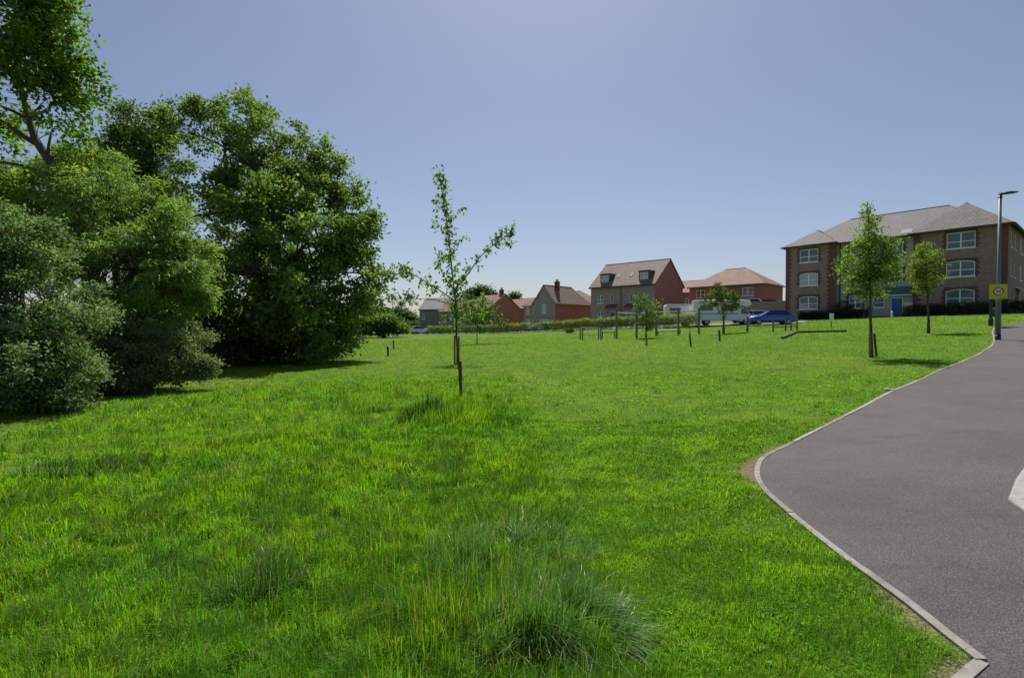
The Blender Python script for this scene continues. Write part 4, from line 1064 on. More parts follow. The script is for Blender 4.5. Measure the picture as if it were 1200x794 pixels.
def furniture():
    # street lamp with its sign
    b = on(1169.5, 21.0); p2 = at(1172, 229, 21.0); H = p2.z-b.z
    root = empty('street_lamp', b, 'tall grey steel street lamp standing on the tarmac path', 'street lamp')
    lx = (p2.x-b.x)
    s = MB(); s.tube([(0, 0, -.1), (lx*.03, 0, .22)], [.1, .1], 14); s.build('base_sleeve', 'darkmetal', root, smooth=True, uv=False)
    s = MB(); s.tube([(lx*.03, 0, .2), (lx*.3, 0, 1.85), (lx*.31, 0, 1.95), (lx, 0, H)], [.09, .088, .064, .056], 14); s.build('pole', 'galv', root, smooth=True, uv=False)
    s = MB(); s.box(lx*.15-.04, -.094, .5, lx*.15+.04, -.08, 1.0); s.build('access_door', 'galv', root, uv=False)
    s = MB(); s.tube([(lx, 0, H-.12), (lx+.02, 0, H+.08), (lx+.1, -.01, H+.06)], [.075, .07, .05], 10); s.build('bracket', 'darkmetal', root, smooth=True, uv=False)
    s = MB(); s.prism([(lx+.08, H+.03), (lx+.66, H+.11), (lx+.68, H+.15), (lx+.3, H+.15), (lx+.08, H+.1)], -.11, .09); s.build('lantern', 'darkmetal', root, uv=False, bevel=.015)
    s = MB(); s.prism([(lx+.3, H+.045), (lx+.62, H+.09), (lx+.62, H+.1), (lx+.3, H+.056)], -.07, .05); s.build('lens', 'lamp_clear', root, uv=False)
    # speed limit sign on the pole
    c = at(1170, 341.5, 21.0-.13); hs = 8.0*20.87/FPX
    sg = empty('speed_sign', (c.x, c.y, c.z), 'square yellow speed limit sign reading 20 strapped to the lamp post', 'road sign')
    sg.rotation_euler = (0, 0, R(-28))
    s = MB(); s.box(-hs, -.006, -hs*1.06, hs, .006, hs*1.06); s.build('backing_board', 'yellow', sg, uv=False, bevel=.004)
    def disc(r0, r1, y, m_, nm):
        q = MB(); n = 32; v = [(r1*math.cos(2*math.pi*i/n), y, r1*math.sin(2*math.pi*i/n)) for i in range(n)]
        if r0 == 0: q.add(v, [tuple(range(n))])
        else:
            v += [(r0*math.cos(2*math.pi*i/n), y, r0*math.sin(2*math.pi*i/n)) for i in range(n)]
            q.add(v, [(i, (i+1) % n, (i+1) % n+n, i+n) for i in range(n)])
        return q.build(nm, m_, sg, uv=False)
    disc(0, .165, -.010, 'signwhite', 'roundel'); disc(.125, .165, -.014, 'signred', 'red_ring')
    cu = bpy.data.curves.new('numerals', 'FONT'); cu.body = '20'; cu.size = .17; cu.align_x = 'CENTER'; cu.align_y = 'CENTER'; cu.extrude = .001; cu.offset = .003
    t = bpy.data.objects.new('numerals', cu); COL.objects.link(t); t.parent = sg; t.location = (0, -.017, 0); t.rotation_euler = (R(90), 0, 0); cu.materials.append(M['signblack'])
    bpy.context.view_layer.update(); me = bpy.data.meshes.new_from_object(t.evaluated_get(bpy.context.evaluated_depsgraph_get())); bpy.data.objects.remove(t)
    t = bpy.data.objects.new('numerals', me); COL.objects.link(t); t.parent = sg; t.location = (0, -.017, 0); t.rotation_euler = (R(90), 0, 0)
    for z in (-.12, .12):
        q = MB(); q.tube([(-.07, .01, z), (-.08, .07, z), (-.05, .16, z+.0), (.05, .16, z), (.08, .07, z), (.07, .01, z)], .012, 6); q.build('strap', 'galv', sg, uv=False)
    # dark post beyond the lamp
    b = G(1161, 382); D = b.y; k = D/FPX
    r = empty('dark_post', b, 'slim black post standing in the grass just left of the lamp post', 'post')
    s = MB(); s.box(-.06, -.06, -.1, .06, .06, 42*k); s.build('shaft', 'darkmetal', r, uv=False, bevel=.02)
    s = MB(); s.box(-.09, -.09, -.05, .09, .09, 9*k); s.build('base_box', 'darkmetal', r, uv=False, bevel=.02)
    s = MB(); s.box(-.075, -.075, 42*k, .075, .075, 42*k+.05); s.build('cap', 'galv', r, uv=False)
    b = G(1166.5, 381); r = empty('dog_waste_bin', b, 'small dark bin on a post between the black post and the lamp', 'bin')
    s = MB(); s.tube([(0, 0, -.1), (0, 0, .8)], .035, 8); s.build('leg', 'darkmetal', r, uv=False)
    s = MB(); s.box(-.1, -.1, .5, .1, .1, .95); s.build('body', 'darkmetal', r, uv=False, bevel=.03)
    s = MB(); s.prism([(-.12, .95), (.12, .95), (.09, 1.04), (-.09, 1.04)], -.12, .12); s.build('lid', 'darkmetal', r, uv=False, bevel=.02)
    s = MB(); s.box(-.06, -.108, .7, .06, -.101, .88); s.build('notice', 'offwhite', r, uv=False)
    # thin flat dark strip laid on the path
    b = G(1188, 383.5); s = MB(); s.box(-.75, -.25, -.02, .75, .25, .018)
    o = s.build('dark_strip', 'sleeper', uv=False); o.location = (b.x, b.y, b.z+.008); tag(o, 'dark flat strip set in the path beyond the lamp post', 'drain cover')
    b = G(1042, 457.5); s = MB(); v = []; 
    for i, (r_, z) in enumerate(((.07, -.03), (.085, .015), (.065, .04), (.02, .05))):
        for k in range(9): a = k*.698+i*.2; q = r_*random.uniform(.75, 1.2); v.append((q*1.3*math.cos(a), q*math.sin(a), z+random.uniform(-.008, .008)))
    s.add(v, [(i*9+k, i*9+(k+1) % 9, (i+1)*9+(k+1) % 9, (i+1)*9+k) for i in range(3) for k in range(9)]+[tuple(range(27, 36))]); o = s.build('stone', 'slabconc', smooth=True, uv=False); o.location = b
    tag(o, 'small pale stone lying in the grass against the kerb', 'stone')
    # white notice on a thin post
    b = G(974, 383.5); k = b.y/FPX; r = empty('notice_sign', b, 'small white notice on a thin post before the left wing of the flats', 'sign')
    s = MB(); s.tube([(0, 0, -.1), (0, 0, 16*k)], .03, 8); s.build('post', 'darkmetal', r, uv=False)
    s = MB(); s.box(-2.6*k, -.045, 8*k, 2.6*k, -.032, 16.5*k); s.build('board', 'offwhite', r, uv=False)
    # white bollard
    b = G(1045, 373.5); k = b.y/FPX; r = empty('white_bollard', b, 'short white marker post near the apartment entrance', 'bollard')
    s = MB(); s.tube([(0, 0, -.1), (0, 0, 8*k)], .08, 10); s.build('shaft', 'offwhite', r, uv=False)
    s = MB(); s.tube([(0, 0, 8*k), (0, 0, 8.6*k), (0, 0, 9*k)], [.085, .08, .03], 10); s.build('cap', 'offwhite', r, uv=False)
    # timber edging in the lawn
    pts = [G(917, 397), G(934, 390), G(992, 389)]
    r = empty('timber_edging', pts[0], 'low dark timber edging bent across the lawn right of the posts', 'edging')
    for a, c in zip(pts[:-1], pts[1:]):
        d = (c-a); L = math.hypot(d.x, d.y); u = Vector((d.x, d.y, 0)).normalized(); n = Vector((-u.y, u.x, 0))*.06; s = MB()
        A = a-pts[0]; Cc = c-pts[0]; vs = []
        for p in (A, Cc):
            for q, z in ((-n, -.1), (n, -.1), (n, .13), (-n, .13)): vs.append(p+q+Vector((0, 0, z)))
        s.add(vs, [(0, 1, 2, 3), (7, 6, 5, 4), (0, 4, 5, 1), (1, 5, 6, 2), (2, 6, 7, 3), (3, 7, 4, 0)]); s.build('sleeper', 'sleeper', r)
    # exercise trail
    def frame(name, label, cat, posts, rails, mat_='timber', r_=.07):
        """posts: (px, base py, top py); rails: (i, j, height fraction, material)"""
        B = [G(p[0], p[1]) for p in posts]; root = empty(name, B[0], label, cat, group='timber exercise trail')
        tops = []
        for p, b in zip(posts, B):
            hgt = (p[1]-p[2])*b.y/FPX; q = b-B[0]; s = MB(); post(s, q, hgt, r_); s.build('post', mat_, root, smooth=False, uv=False); tops.append((q, hgt))
        for i, j, f, m_, rr in rails:
            a = tops[i][0]+Vector((0, 0, tops[i][1]*f)); c = tops[j][0]+Vector((0, 0, tops[j][1]*f)); s = MB(); s.tube([a, c], rr, 8); s.build('rail', m_, root, uv=False)
        return root
    frame('parallel_bars', 'low four post bar frame at the left end of the exercise trail', 'exercise frame', [(680, 397, 383), (682.5, 398, 384), (701.5, 397, 383), (704, 398, 384)], [(0, 2, .97, 'timber', .04), (1, 3, .97, 'timber', .04), (0, 2, .35, 'timber', .03)], r_=.055)
    frame('pull_up_bars', 'row of five tall timber posts carrying one pale overhead bar', 'exercise frame', [(722.5, 396.5, 363), (746, 396, 364), (769, 393.5, 363), (795, 392.5, 362), (819, 391, 361)],
          [(i, i+1, .9, 'pale_rail', .05) for i in range(4)], r_=.085)
    frame('balance_beam', 'pale low balance beam behind the row of tall posts', 'exercise frame', [(771, 391.5, 387.5), (797, 390.5, 386.5)], [(0, 1, .9, 'pale_rail', .08)], r_=.06)
    frame('balance_post', 'single timber post standing before the white car', 'post', [(876, 389, 371)], [], r_=.085)
    frame('low_beam', 'low beam between short posts below the blue car', 'exercise frame', [(906, 388.5, 370), (920.5, 387.5, 371), (927, 387, 370), (934, 386.5, 371)], [(0, 3, .3, 'timber', .05)], r_=.06)
    frame('low_beam', 'low horizontal beam joining the bar frame to the tall bars', 'exercise frame', [(706, 396.5, 388), (720, 396, 388)], [(0, 1, .85, 'timber', .05)], r_=.05)
    # lone stakes
    for px, y1, y0, lab, m_ in ((758, 405, 391, 'short timber stake below the tall bars, left of the whip', 'stake'), (843.5, 399, 387, 'short stout stake right of the whip, before the motorhome', 'dark_stake'),
                             (455, 417, 406, 'short dark stake in long grass near the oak', 'dark_stake'), (461.5, 409, 399, 'thin brown stake beyond the dark one', 'stake')):
        b = G(px, y1); k = b.y/FPX; r = empty('tree_stake', b, lab, 'stake', group='stakes in the field')
        s = MB(); s.tube([(0, 0, -.1), (-.04, 0, (y1-y0)*k), (-.04, 0, (y1-y0)*k+.03)], [.06, .055, .03], 7); s.build('shaft', m_, r, uv=False)
        s = MB(); s.tube([(-.035, 0, (y1-y0)*k*.8), (-.036, 0, (y1-y0)*k*.87)], .068, 7); s.build('tie', 'tyre', r, uv=False)

# ------------------------------------------------------------------ trees
def limb_tree(name, label, base, trunk, tr_r, branches, leaf, per_m, tone, stakes=(), group=None, spread=.08, fat=1.0, density=None):
    """open young tree: trunk and branches given as pixel lines at one depth; leaves sit in bunches along them"""
    D = base.y; root = empty(name, base, label, 'tree', group=group)
    tb = MB(); Cs = []; As = []
    def line(pts, r0, r1, leafy, dd=0.0):
        P = [at(x, y, D)-base for x, y in pts]; n = len(P)
        P = [p+Vector((0, dd*i/(n-1), 0)) for i, p in enumerate(P)]
        # refine
        Q = []
        for i in range(n-1):
            p0, p1, p2, p3 = P[max(i-1, 0)], P[i], P[i+1], P[min(i+2, n-1)]
            for k in range(4):
                t = k/4; Q.append(.5*((2*p1)+(p2-p0)*t+(2*p0-5*p1+4*p2-p3)*t*t+(3*p1-p0-3*p2+p3)*t**3))
        Q.append(P[-1]); m = len(Q); tb.tube(Q, [r0+(r1-r0)*i/(m-1) for i in range(m)], 7)
        if leafy:
            a0 = leafy[0]; L = sum((Q[i+1]-Q[i]).length for i in range(m-1)); cnt = max(2, int(L*leafy[1]))
            for c in range(cnt):
                t = a0+(1-a0)*(c+random.random())/cnt; f = t*(m-1); i = min(int(f), m-2); q = Q[i].lerp(Q[i+1], f-i)
                tw = Vector((random.gauss(0, 1), random.gauss(0, 1), random.gauss(.25, .8))).normalized()*random.uniform(.04, spread*2.2)*fat
                tb.tube([q, q+tw], [.004, .002], 4, cap=False)
                k = random.randint(int(per_m*.6), int(per_m*1.4))
                off = rng.normal(size=(k, 3))*spread*.75*fat
                Cs.append(np.array(q+tw)+off); As.append(off+rng.normal(size=(k, 3))*.05+np.array(tw)*.4+np.array([0, 0, -.05]))
    line(trunk[0], tr_r, tr_r*.22, trunk[1])
    for pts, r0, leafy, dd in branches: line(pts, r0, r0*.3, leafy, dd)
    tb.build('trunk', 'bark', root, smooth=True, uv=False)
    C = np.concatenate(Cs); A = np.concatenate(As)
    leaves('crown', C, A, leaf[0], leaf[1], tones(len(C), tone, .3, .16), 'leaf', root, up=.8)
    for (px0, py0, px1, py1, r_, dy, m_) in stakes:
        a = at(px0, py0, D+dy); a.z = min(a.z, float(h(a.x, a.y)))-.05; b = at(px1, py1, D+dy)
        s = MB(); s.tube([a-base, b-base, b-base+Vector((0, 0, .02))], [r_, r_*.95, r_*.6], 8); s.build('stake', m_, root, uv=False)
    return root

def trees():
    # slim sapling in the middle
    b = G(540, 467)
    br = [([(532, 352), (515, 340), (500, 331), (485, 322), (474, 318), (463, 312)], .016, (.12, 13), .15),
          ([(476, 319), (470, 322), (464, 321)], .006, (0, 12), .1),
          ([(531, 357), (512, 352), (495, 351), (478, 350), (463, 353)], .011, (.55, 9), -.35),
          ([(534, 338), (548, 322), (560, 305), (573, 292), (585, 284), (594, 277), (603, 268)], .016, (.2, 13), -.2),
          ([(585, 284), (592, 288), (601, 289)], .005, (0, 12), 0.0),
          ([(536, 368), (548, 360), (560, 352), (570, 350)], .010, (.25, 11), .5),
          ([(537, 376), (552, 372), (566, 370), (580, 374)], .010, (.2, 10), -.3),
          ([(529, 315), (520, 303), (513, 299), (508, 309)], .007, (.25, 12), .25),
          ([(528, 300), (536, 292), (541, 283)], .006, (.2, 10), -.2), ([(526, 278), (517, 268), (511, 256)], .006, (.3, 9), .1),
          ([(524, 262), (532, 255), (541, 248)], .006, (.3, 9), -.1), ([(521, 243), (513, 240), (509, 246)], .004, (.3, 9), .1),
          ([(532, 340), (522, 325), (518, 312)], .007, (.2, 12), -.3), ([(533, 345), (542, 330), (545, 312)], .007, (.3, 10), .3)]
    limb_tree('sapling', 'slim young tree with long bare side branches standing in tall grass at the centre', b,
              ([(540, 467), (538, 430), (535, 395), (534, 360), (531, 330), (527, 290), (523, 255), (518, 225), (514, 205)], (.3, 14)), .028, br, (.105, .068), 7, (.125, .205, .035), [(540.5, 468, 539.5, 424, .034, -.08, 'dark_stake')], group='young trees in the field', spread=.075)
    # staked young tree behind it
    b = G(535, 426); D = b.y
    limb_tree('young_tree', 'young tree between two tan stakes just behind the slim sapling', b, ([(535.5, 426), (535.5, 400), (536, 375), (537, 350)], (.5, 7)), .03,
              [([(536, 385), (527, 376), (520, 372), (513, 373)], .014, (.2, 9), .3), ([(536, 375), (550, 366), (562, 358), (570, 353)], .014, (.2, 9), -.3), ([(536, 380), (530, 362), (527, 352)], .012, (.2, 8), .2), ([(536, 372), (545, 355), (549, 345)], .012, (.2, 8), -.2)],
              (.11, .075), 12, (.075, .125, .02), [(532.8, 426, 532.8, 393, .045, 0, 'stake'), (537.6, 426, 537.6, 394, .045, 0, 'stake')], group='young trees in the field', spread=.16)
    # flat topped small tree right of the sapling
    b = G(559, 403)
    limb_tree('young_tree', 'small flat topped tree with pale leaves just right of the slim sapling', b, ([(559, 403), (559, 390), (560, 376), (561, 364)], (.6, 6)), .05,
              [([(559.5, 380), (550, 374), (543, 376)], .02, (.15, 6), .4), ([(560, 376), (572, 369), (585, 373), (588, 378)], .02, (.15, 6), -.3), ([(560, 372), (570, 362), (577, 360)], .02, (.1, 6), .5), ([(560, 374), (551, 366), (548, 360)], .02, (.15, 6), -.5), ([(560, 378), (568, 375), (575, 379)], .02, (.15, 6), .9)],
              (.2, .13), 20, (.085, .13, .03), group='young trees in the field', spread=.3)
    # small tree far left
    b = G(466.5, 394)
    limb_tree('young_tree', 'small thin tree with umbrella top near the far bushes', b, ([(466.5, 394), (467, 378), (470, 362), (471, 354)], (.7, 5)), .05,
              [([(470, 358), (464, 353), (459, 356)], .02, (.15, 6), .3), ([(471, 356), (480, 351), (489, 357)], .02, (.15, 6), -.3), ([(471, 355), (476, 350), (482, 350)], .02, (.1, 5), .6)],
              (.18, .12), 13, (.06, .10, .025), group='young trees in the field', spread=.24)
    # small trees near the exercise trail
    b = G(757, 396.0); D = b.y
    tree('young_tree', 'young bushy tree standing behind the tall timber bars', 'tree', [b, b+Vector((0, 0, 1)), at(757, 360, D)], .06,
         [lobe(757, 352, D, 9), lobe(762, 362, D, 11), lobe(752, 365, D, 10), lobe(759, 373, D, 12), lobe(766, 371, D, 7), lobe(750, 377, D, 6)], 75, 15, .2, (.17, .12), (.12, .17, .04), bark='bark_pale', group='young trees in the field', shell=.2, sub=4)
    b = G(848, 390.5); D = b.y
    tree('young_tree', 'young spreading tree in front of the white motorhome', 'tree', [b, b+Vector((0, 0, 1)), at(847, 350, D)], .10,
         [lobe(847, 349, D, 13), lobe(835, 354, D, 10), lobe(859, 354, D, 11), lobe(841, 339, D, 5), lobe(866, 358, D, 7), lobe(851, 361, D, 9), lobe(828, 352, D, 7), lobe(838, 345, D, 8), lobe(864, 349, D, 6), lobe(840, 333, D, 3)], 100, 22, .17, (.15, .1), (.085, .12, .03), bark='bark_pale', group='young trees in the field', shell=.2, yellow=.25)
    # bare whip with dark guard
    b = G(810, 406); k = b.y/FPX; r = empty('tree_whip', b, 'thin newly planted whip with dark stake and one leaf cluster on the lawn', 'sapling', group='young trees in the field')
    s = MB(); s.tube([(0, 0, 0), (-1.5*k, 0, 16*k), (-3*k, 0, 36*k)], [.03, .02, .01], 6); s.build('stem', 'bark', r, uv=False)
    s = MB(); s.tube([(.3*k, .05, -.1), (-1.5*k, .05, 15*k)], [.05, .045], 7); s.build('stake', 'dark_stake', r, uv=False)
    C = rng.normal(size=(60, 3))*np.array([1.6*k, .08, 2*k])+np.array([-2.3*k, 0, 28*k]); leaves('leaves', C, rng.normal(size=(60, 3)), .07, .05, tones(60, (.08, .1, .04)), 'leaf', r)
    # two maples by the path
    b = on(1021.5, 16.6)
    lb = [(1017, 246, 9), (1019, 260, 12), (1013, 270, 10), (1024, 278, 15), (1006, 289, 13), (1018, 295, 17), (1037, 291, 14), (1048, 287, 8), (1046, 302, 12), (1030, 310, 20), (1008, 311, 19), (992, 305, 11), (989, 318, 9), (1000, 328, 15), (1020, 328, 20), (1041, 322, 15), (1012, 341, 12), (1029, 342, 12), (1050, 311, 7)]
    D = b.y
    t = tree('maple', 'fresh green young maple with dark stakes, larger of the two by the path', 'tree', [b, at(1021, 400, D), at(1020, 370, D), at(1020, 330, D), at(1018, 270, D), at(1017, 240, D)], .055,
         [lobe(x, y, D+random.uniform(-.35, .35), r) for x, y, r in lb], 400, 18, .095, (.075, .055), (.17, .25, .045), bark='bark', group='maples by the path', shell=.15, limb_r=.45)
    for x0, x1, y1, dy in ((1019.5, 1019.3, 390, -.1), (1027.5, 1024.5, 391, .1)):
        a = at(x0, 421, D+dy)-b; c = at(x1, y1, D+dy)-b; a.z = -.1; s = MB(); s.tube([a, c, c+Vector((0, 0, .02))], [.036, .034, .02], 8); s.build('stake', 'stake' if dy < 0 else 'dark_stake', t, uv=False)
    b = G(1088, 390.5); D = b.y
    lb = [(1085, 288, 7), (1080, 298, 9), (1092, 300, 10), (1074, 309, 8), (1085, 311, 13), (1098, 313, 8), (1071, 321, 7), (1082, 326, 14), (1096, 327, 9), (1088, 337, 10), (1077, 336, 7), (1103, 321, 4)]
    t = tree('maple', 'yellow-green young maple with narrow crown, nearer the lamp post', 'tree', [b, at(1088, 372, D), at(1087, 350, D), at(1085, 320, D), at(1085, 285, D)], .06,
         [lobe(x, y, D+random.uniform(-.4, .4), r) for x, y, r in lb], 300, 19, .095, (.085, .06), (.185, .235, .04), bark='bark', group='maples by the path', shell=.15, limb_r=.4)
    s = MB(); s.tube([(-.02, -.08, -.1), (-.06, -.08, 19*D/FPX)], [.055, .05], 8); s.build('stake', 'dark_stake', t, uv=False)

    # big oak on the left
    D = 27; b = on(330, 27)
    lb = [(228, 158, 30, 1), (245, 135, 22, 1), (262, 182, 40, 0), (290, 152, 30, 1), (322, 165, 26, 0), (347, 158, 17, 1), (352, 196, 34, 0), (330, 230, 46, -1), (382, 214, 28, 1), (392, 252, 38, 0), (412, 240, 22, 1), (420, 285, 30, 0), (436, 322, 19, 0),
          (404, 312, 44, -1), (360, 285, 56, -2), (300, 250, 58, -2), (300, 320, 62, -3), (250, 250, 45, 0), (365, 355, 58, -3), (415, 356, 34, -1), (442, 346, 12, 0), (388, 390, 38, -2), (330, 395, 45, -3), (280, 385, 52, -2), (240, 320, 50, 0), (340, 335, 60, 3), (260, 400, 40, -2), (312, 205, 26, 0)]
    tree('oak_tree', 'massive dark green oak with wide rounded crown reaching the ground on the left', 'tree',
         [b, on(331, 27)+Vector((0, 0, 2)), at(328, 330, D), at(318, 260, D), at(300, 200, D)], .5,
         [lobe(x, y, D+d, r, 1, 1.0) for x, y, r, d in lb], 1750, 38, .25, (.2, .14), (.14, .21, .05), material='leaf_gloss', shell=.45, limb_r=.5, ground=.25, twigs=3, var=.33, sub=11, reach=1.15)
    # tall darker tree behind
    D = 33; b = on(175, 33)
    lb = [(140, 160, 22), (158, 142, 20), (152, 175, 30), (178, 150, 24), (190, 175, 28), (130, 175, 12), (168, 205, 32), (200, 205, 30), (185, 250, 45), (140, 230, 40), (160, 300, 60), (200, 330, 55), (196, 132, 12), (205, 160, 18)]
    tree('tall_tree', 'tall dark tree rising behind the pale willow, left of the oak', 'tree', [b, b+Vector((0, 0, 3)), at(178, 300, D), at(172, 220, D), at(165, 160, D)], .4,
         [lobe(x, y, D+random.uniform(-1.5, 1.5), r) for x, y, r in lb], 640, 38, .32, (.22, .16), (.10, .155, .04), material='leaf_gloss', shell=.4, ground=.3, twigs=3, sub=9)
    # pale feathery willow
    D = 16.5; b = on(135, 17.5)
    lb = [(105, 205, 32, 1), (140, 222, 36, 0), (80, 228, 36, 0), (165, 248, 36, 0), (120, 262, 50, -1), (185, 285, 36, -.5), (60, 265, 45, 0), (215, 300, 28, 0), (232, 305, 18, 0), (160, 310, 55, -1.2), (110, 325, 55, -1), (208, 345, 38, -.7), (170, 370, 48, -1), (40, 225, 40, 1), (10, 240, 42, 1), (230, 350, 20, 0), (130, 190, 16, .5), (92, 182, 14, .2), (112, 178, 10, .3), (178, 222, 14, 0), (205, 258, 14, .2), (240, 290, 11, .2), (20, 290, 35, .5), (45, 300, 30, .3), (70, 290, 34, .2), (60, 205, 16, .6), (20, 222, 18, .8)]
    tree('willow_tree', 'pale green feathery willow-like tree between the dark hawthorn and the oak', 'tree', [b, b+Vector((0, 0, 1.2)), at(140, 350, D), at(130, 280, D), at(120, 220, D)], .2,
         [lobe(x, y, D+d, r) for x, y, r, d in lb], 1500, 50, .16, (.17, .04), (.19, .285, .085), shell=.4, sub=10, reach=1.25, droop=.35, limb_r=.5, ground=.2, twigs=2, var=.26, flat=.55)
    # hawthorn bushes at the left edge
    D = 11.5; b = on(25, 12)
    lb = [(5, 300, 50, 0), (-50, 320, 70, 0), (45, 320, 42, .3), (20, 360, 60, -.4), (75, 360, 42, 0), (85, 400, 40, .3), (45, 405, 55, -.5), (-10, 420, 60, -.5), (30, 440, 45, -.8), (75, 435, 38, -.2), (-80, 400, 80, 0), (-40, 270, 50, .5), (0, 452, 42, -.6), (45, 458, 34, -.6), (-45, 455, 55, -.4), (90, 450, 28, -.2), (18, 268, 26, .3), (-10, 262, 30, .3), (52, 290, 22, .4), (20, 475, 26, -1.0), (70, 465, 24, -.6), (-20, 480, 35, -.9)]
    tree('hawthorn_bush', 'dense dark grey-green hawthorn bush at the left edge', 'bush', [b, b+Vector((0, 0, .8)), at(28, 390, D), at(25, 330, D)], .12,
         [lobe(x, y, D+d, r) for x, y, r, d in lb], 1600, 50, .12, (.08, .052), (.15, .22, .095), material='leaf_gloss', shell=.5, sub=11, reach=1.2, limb_r=.45, ground=.1, twigs=3, var=.35)
    # paler shrub in front
    D = 14.5; b = on(175, 15)
    lb = [(130, 415, 32, 0), (165, 405, 34, .3), (200, 412, 30, .2), (225, 422, 22, .3), (150, 440, 26, -.5), (190, 436, 22, -.3), (218, 402, 22, .6), (115, 440, 26, -.4), (95, 415, 28, .3), (100, 452, 22, -.2), (235, 432, 16, .2), (246, 428, 11, .4), (135, 452, 20, -.4), (170, 448, 18, -.4), (210, 440, 16, -.1)]
    tree('bramble_bush', 'greyish pale bramble bush at the foot of the willow and hawthorn', 'bush', [b, b+Vector((0, 0, .4)), at(172, 415, D)], .07,
         [lobe(x, y, D+d, r, .9) for x, y, r, d in lb], 820, 40, .12, (.08, .045), (.17, .21, .105), material='leaf_gloss', shell=.45, sub=8, limb_r=.5, ground=.05, twigs=3, var=.35, yellow=.1)
    # low shade bushes below the oak
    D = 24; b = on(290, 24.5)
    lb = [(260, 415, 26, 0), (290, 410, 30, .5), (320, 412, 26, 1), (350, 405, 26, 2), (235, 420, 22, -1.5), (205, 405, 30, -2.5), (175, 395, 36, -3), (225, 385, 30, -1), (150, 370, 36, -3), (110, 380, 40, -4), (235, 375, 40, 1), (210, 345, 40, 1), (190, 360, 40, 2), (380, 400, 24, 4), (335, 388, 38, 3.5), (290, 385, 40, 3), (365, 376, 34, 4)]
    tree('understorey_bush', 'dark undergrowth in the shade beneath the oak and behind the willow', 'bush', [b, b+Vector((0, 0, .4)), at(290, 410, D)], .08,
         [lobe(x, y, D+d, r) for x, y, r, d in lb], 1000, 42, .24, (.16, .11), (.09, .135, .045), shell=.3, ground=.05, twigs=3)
    # leaning tree, top left
    D = 15.5; b = on(112, 16.5)
    tr = [b, at(104, 330, 16.2), at(92, 260, 16), at(74, 222, D), at(58, 188, D), at(42, 165, D), at(34, 140, D), at(26, 110, D), at(18, 70, 15)]
    lb = [(15, 20, 45, -.5), (60, 18, 34, 0), (85, 10, 20, 0), (35, 62, 42, -.6), (72, 58, 28, -.3), (92, 88, 20, 0), (20, 105, 40, -.5), (60, 112, 26, -.2), (84, 116, 17, .3), (-40, 30, 70, -.5), (-60, 110, 60, 0), (40, -30, 60, 0), (75, 150, 14, .5), (98, 112, 12, .3), (30, 140, 14, .3), (70, 85, 20, .5), (108, 96, 9, .2), (85, 170, 11, .4), (114, 112, 8, .3), (117, 190, 9, .6), (104, 165, 9, .5), (98, 140, 9, .4), (8, 168, 15, .4), (28, 205, 12, .6), (-10, 205, 20, .5), (48, 135, 12, -.3)]
    t = tree('leaning_tree', 'leaning bare trunked tree with big bright leaves filling the top left corner', 'tree', tr, .2,
         [lobe(x, y, D+d, r) for x, y, r, d in lb], 700, 24, .2, (.145, .11), (.12, .205, .02), bark='bark', shell=.35, limb_r=.25, twigs=2, var=.45, yellow=.22, sub=9)
    s = MB()
    for pts, r0 in (([(74, 222), (55, 205), (30, 194), (0, 190), (-40, 180)], .07), ([(42, 168), (25, 158), (8, 145), (-15, 132)], .09), ([(56, 186), (57, 170), (60, 155)], .05)):
        P = [at(x, y, D)-b for x, y in pts]; s.tube(P, [r0*(1-.5*i/(len(P)-1)) for i in range(len(P))], 7)
    s.build('branch', 'bark', t, smooth=True, uv=False)
    # far bushes and distant trees
    def blob(nm, lab, cat, px, D, lbs, n, per, cr, leaf, tone, grp='far trees beyond the field'):
        b = on(px, D); top = max(lbs, key=lambda q: q[2])
        return tree(nm, lab, cat, [b, b+Vector((0, 0, 1)), at(lbs[0][0], lbs[0][1], D)], .02*D/6, [lobe(x, y, D, r, s) for x, y, r, s in lbs], n, per, cr, leaf, tone, shell=.2, ground=.05, twigs=False, group=grp)
    blob('far_bush', 'light green bush at the far end of the field, beside the oak', 'bush', 450, 70, [(450, 378, 13, .9), (438, 380, 13, .9), (462, 381, 10, .9), (428, 381, 12, .9), (450, 385, 10, .7), (438, 386, 10, .6), (464, 386, 8, .5), (415, 380, 12, .8), (420, 386, 12, .6), (474, 386, 6, .6), (405, 384, 12, .8), (446, 374, 6, .8)], 420, 36, .4, (.3, .22), (.125, .185, .05))
    blob('far_bush', 'small rounded bush just behind the parked black car', 'bush', 476, 118, [(480, 383, 7, .9), (487, 382, 6, .9), (474, 385, 6, .8)], 90, 30, .4, (.3, .22), (.08, .125, .04))
    blob('distant_tree', 'haze-tinted rounded distant tree left of the slate house', 'tree', 468, 150, [(468, 371, 12, .8), (478, 373, 10, .8), (457, 375, 9, .8), (468, 381, 16, .7), (485, 379, 9, .9), (447, 378, 10, .8)], 560, 34, .8, (.6, .45), (.08, .12, .07))  # distance haze is put into the bluish leaf tone, no air volume
    blob('distant_tree', 'dark distant tree just beside the edge of the oak', 'tree', 448, 130, [(449, 367, 7, 1.1), (446, 372, 7, 1.2), (450, 378, 9, 1), (446, 384, 9, 1)], 160, 34, .7, (.5, .4), (.055, .09, .05))
    blob('distant_tree', 'rounded dark tree rising behind the terrace roofs', 'tree', 564, 150, [(564, 344, 11, .8), (554, 346, 9, .8), (573, 347, 9, .8), (563, 353, 14, .8), (564, 365, 12, 1)], 260, 34, .9, (.6, .45), (.04, .07, .025))
    blob('distant_tree', 'small light tree top behind the red gable roof', 'tree', 602, 140, [(601, 347, 6, .7), (606, 348, 4, .8), (602, 360, 6, 1.3)], 60, 30, .7, (.5, .4), (.07, .11, .03))
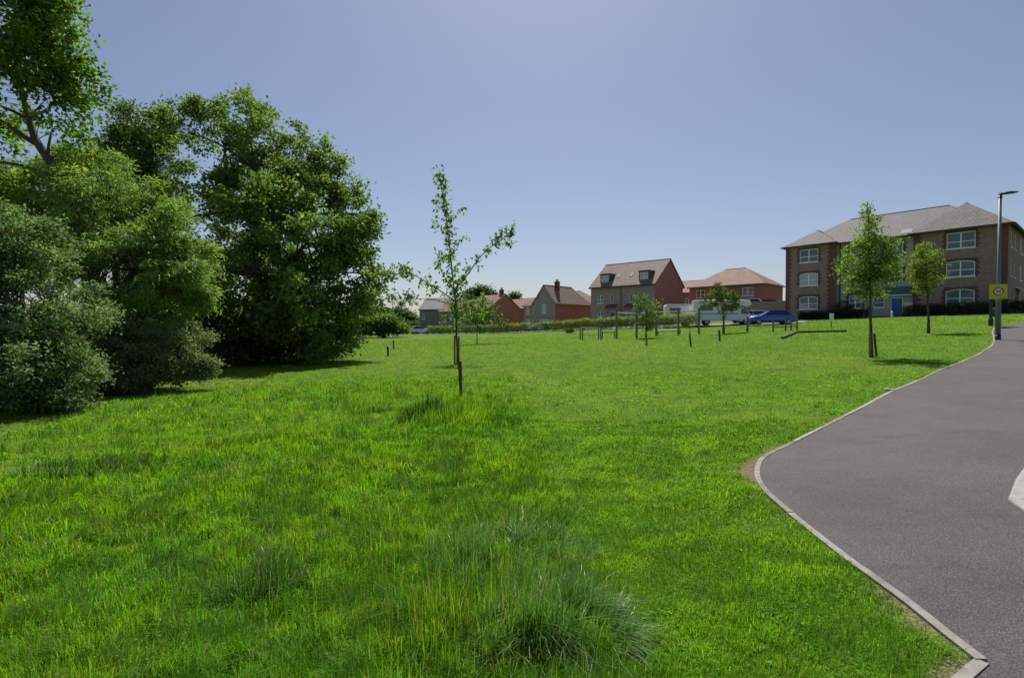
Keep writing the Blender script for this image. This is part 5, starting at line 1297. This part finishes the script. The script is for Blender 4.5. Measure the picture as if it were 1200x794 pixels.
    blob('distant_tree', 'low distant tree line section at the far left, behind the field', 'tree', 425, 140, [(425, 368, 14, .8), (410, 370, 14, .8), (438, 373, 11, .8), (425, 378, 14, .8), (442, 380, 10, .8), (408, 380, 14, .8)], 420, 30, .9, (.6, .45), (.045, .08, .035))

def hedges():
    P = [G(x, y) for x, y in ((500, 389.2), (560, 389.2), (640, 389), (700, 388.2), (760, 387), (822, 386))]
    D = [88, 84, 78, 70, 62, 55]; line = []
    for (x, _), d in zip(((500, 0), (560, 0), (640, 0), (700, 0), (760, 0), (816, 0)), D):
        p = on(x, d); line.append((p.x, p.y))
    hedge('long clipped hedge with yellow-green tips running in front of the houses', line, 1.1, [1.3, 1.35, 1.4, 1.45, 1.5, 1.45], 2800, 16, (.05, .085, .02))
    b = on(667, 64)
    tree('low_bush', 'small round bush alone on the lawn before the hedge', 'bush', [b, b+Vector((0, 0, .2)), b+Vector((0, 0, .45))], .04, [(b+Vector((0, 0, .35)), (.5, .45, .35)), (b+Vector((.3, 0, .3)), (.35, .35, .3))], 50, 24, .12, (.1, .07), (.05, .09, .02), ground=.02, twigs=False, group='shrubs on the lawn and at the flats')
    # dark clipped hedges before the apartment block
    d1 = Vector((-.64, .768)); PR = Vector((45.6, 47.3)); n = Vector((-.768, -.64))
    a = PR+d1*7.2+n*2.0; c = PR+d1*-5.5+n*2.0
    hedge('dark clipped hedge along the right wing of the apartment block', [(a.x, a.y), (c.x, c.y)], 1.3, [.95, 1.05], 1300, 16, (.026, .045, .016), False)
    a = PR+d1*17.5+n*1.8; c = PR+d1*10.2+n*1.8
    hedge('low dark shrubs along the rendered middle of the apartment block', [(a.x, a.y), (c.x, c.y)], 1.1, [.7, .8, .9], 700, 16, (.028, .048, .016), False)
    q = PR+d1*12.8+n*1.5; b = Vector((q.x, q.y, float(h(q.x, q.y))))
    tree('dark_shrub', 'taller dark round shrub against the rendered wall of the flats', 'bush', [b, b+Vector((0, 0, .5)), b+Vector((0, 0, 1.2))], .06, [(b+Vector((0, 0, 1.1)), (.9, .8, 1.0)), (b+Vector((.6, -.3, .7)), (.6, .6, .7))], 120, 24, .16, (.1, .07), (.022, .04, .012), ground=.02, twigs=False, group='shrubs on the lawn and at the flats')

# ------------------------------------------------------------------ build all
ground(); paths(); grass()
tussock('big blue-green coarse grass tussock arching to the right at the front', 655, 742, .40, .32, .27, 130, 42, (.105, .23, .036), .0038, .9, (.35, -.12))
tussock('tall upright yellow-green grass clump at the front, left of the arching tussock', 560, 735, .5, .45, .23, 120, 34, (.115, .225, .022), .0036, .85, (.2, -.05), 'blade')
tussock('silvery grass clump behind the arching tussock', 590, 655, .66, .52, .23, 140, 34, (.11, .235, .045), .0038, .85, (.35, -.1))
tussock('small dark grass tuft in the left foreground', 318, 690, .28, .2, .2, 26, 34, (.06, .145, .022), .0048, .8, (.1, 0))
tussock('wide dark grass tuft in the far left meadow', 100, 552, .8, .4, .2, 60, 30, (.065, .15, .018), .008, .7, (.1, 0))
tussock('tall dark grass patch left of the slim sapling foot', 512, 488, .6, .4, .3, 50, 26, (.06, .135, .017), .010, .6, (.1, 0))
houses(); apartments(); garden_wall(); vehicles(); hedges(); furniture(); trees()
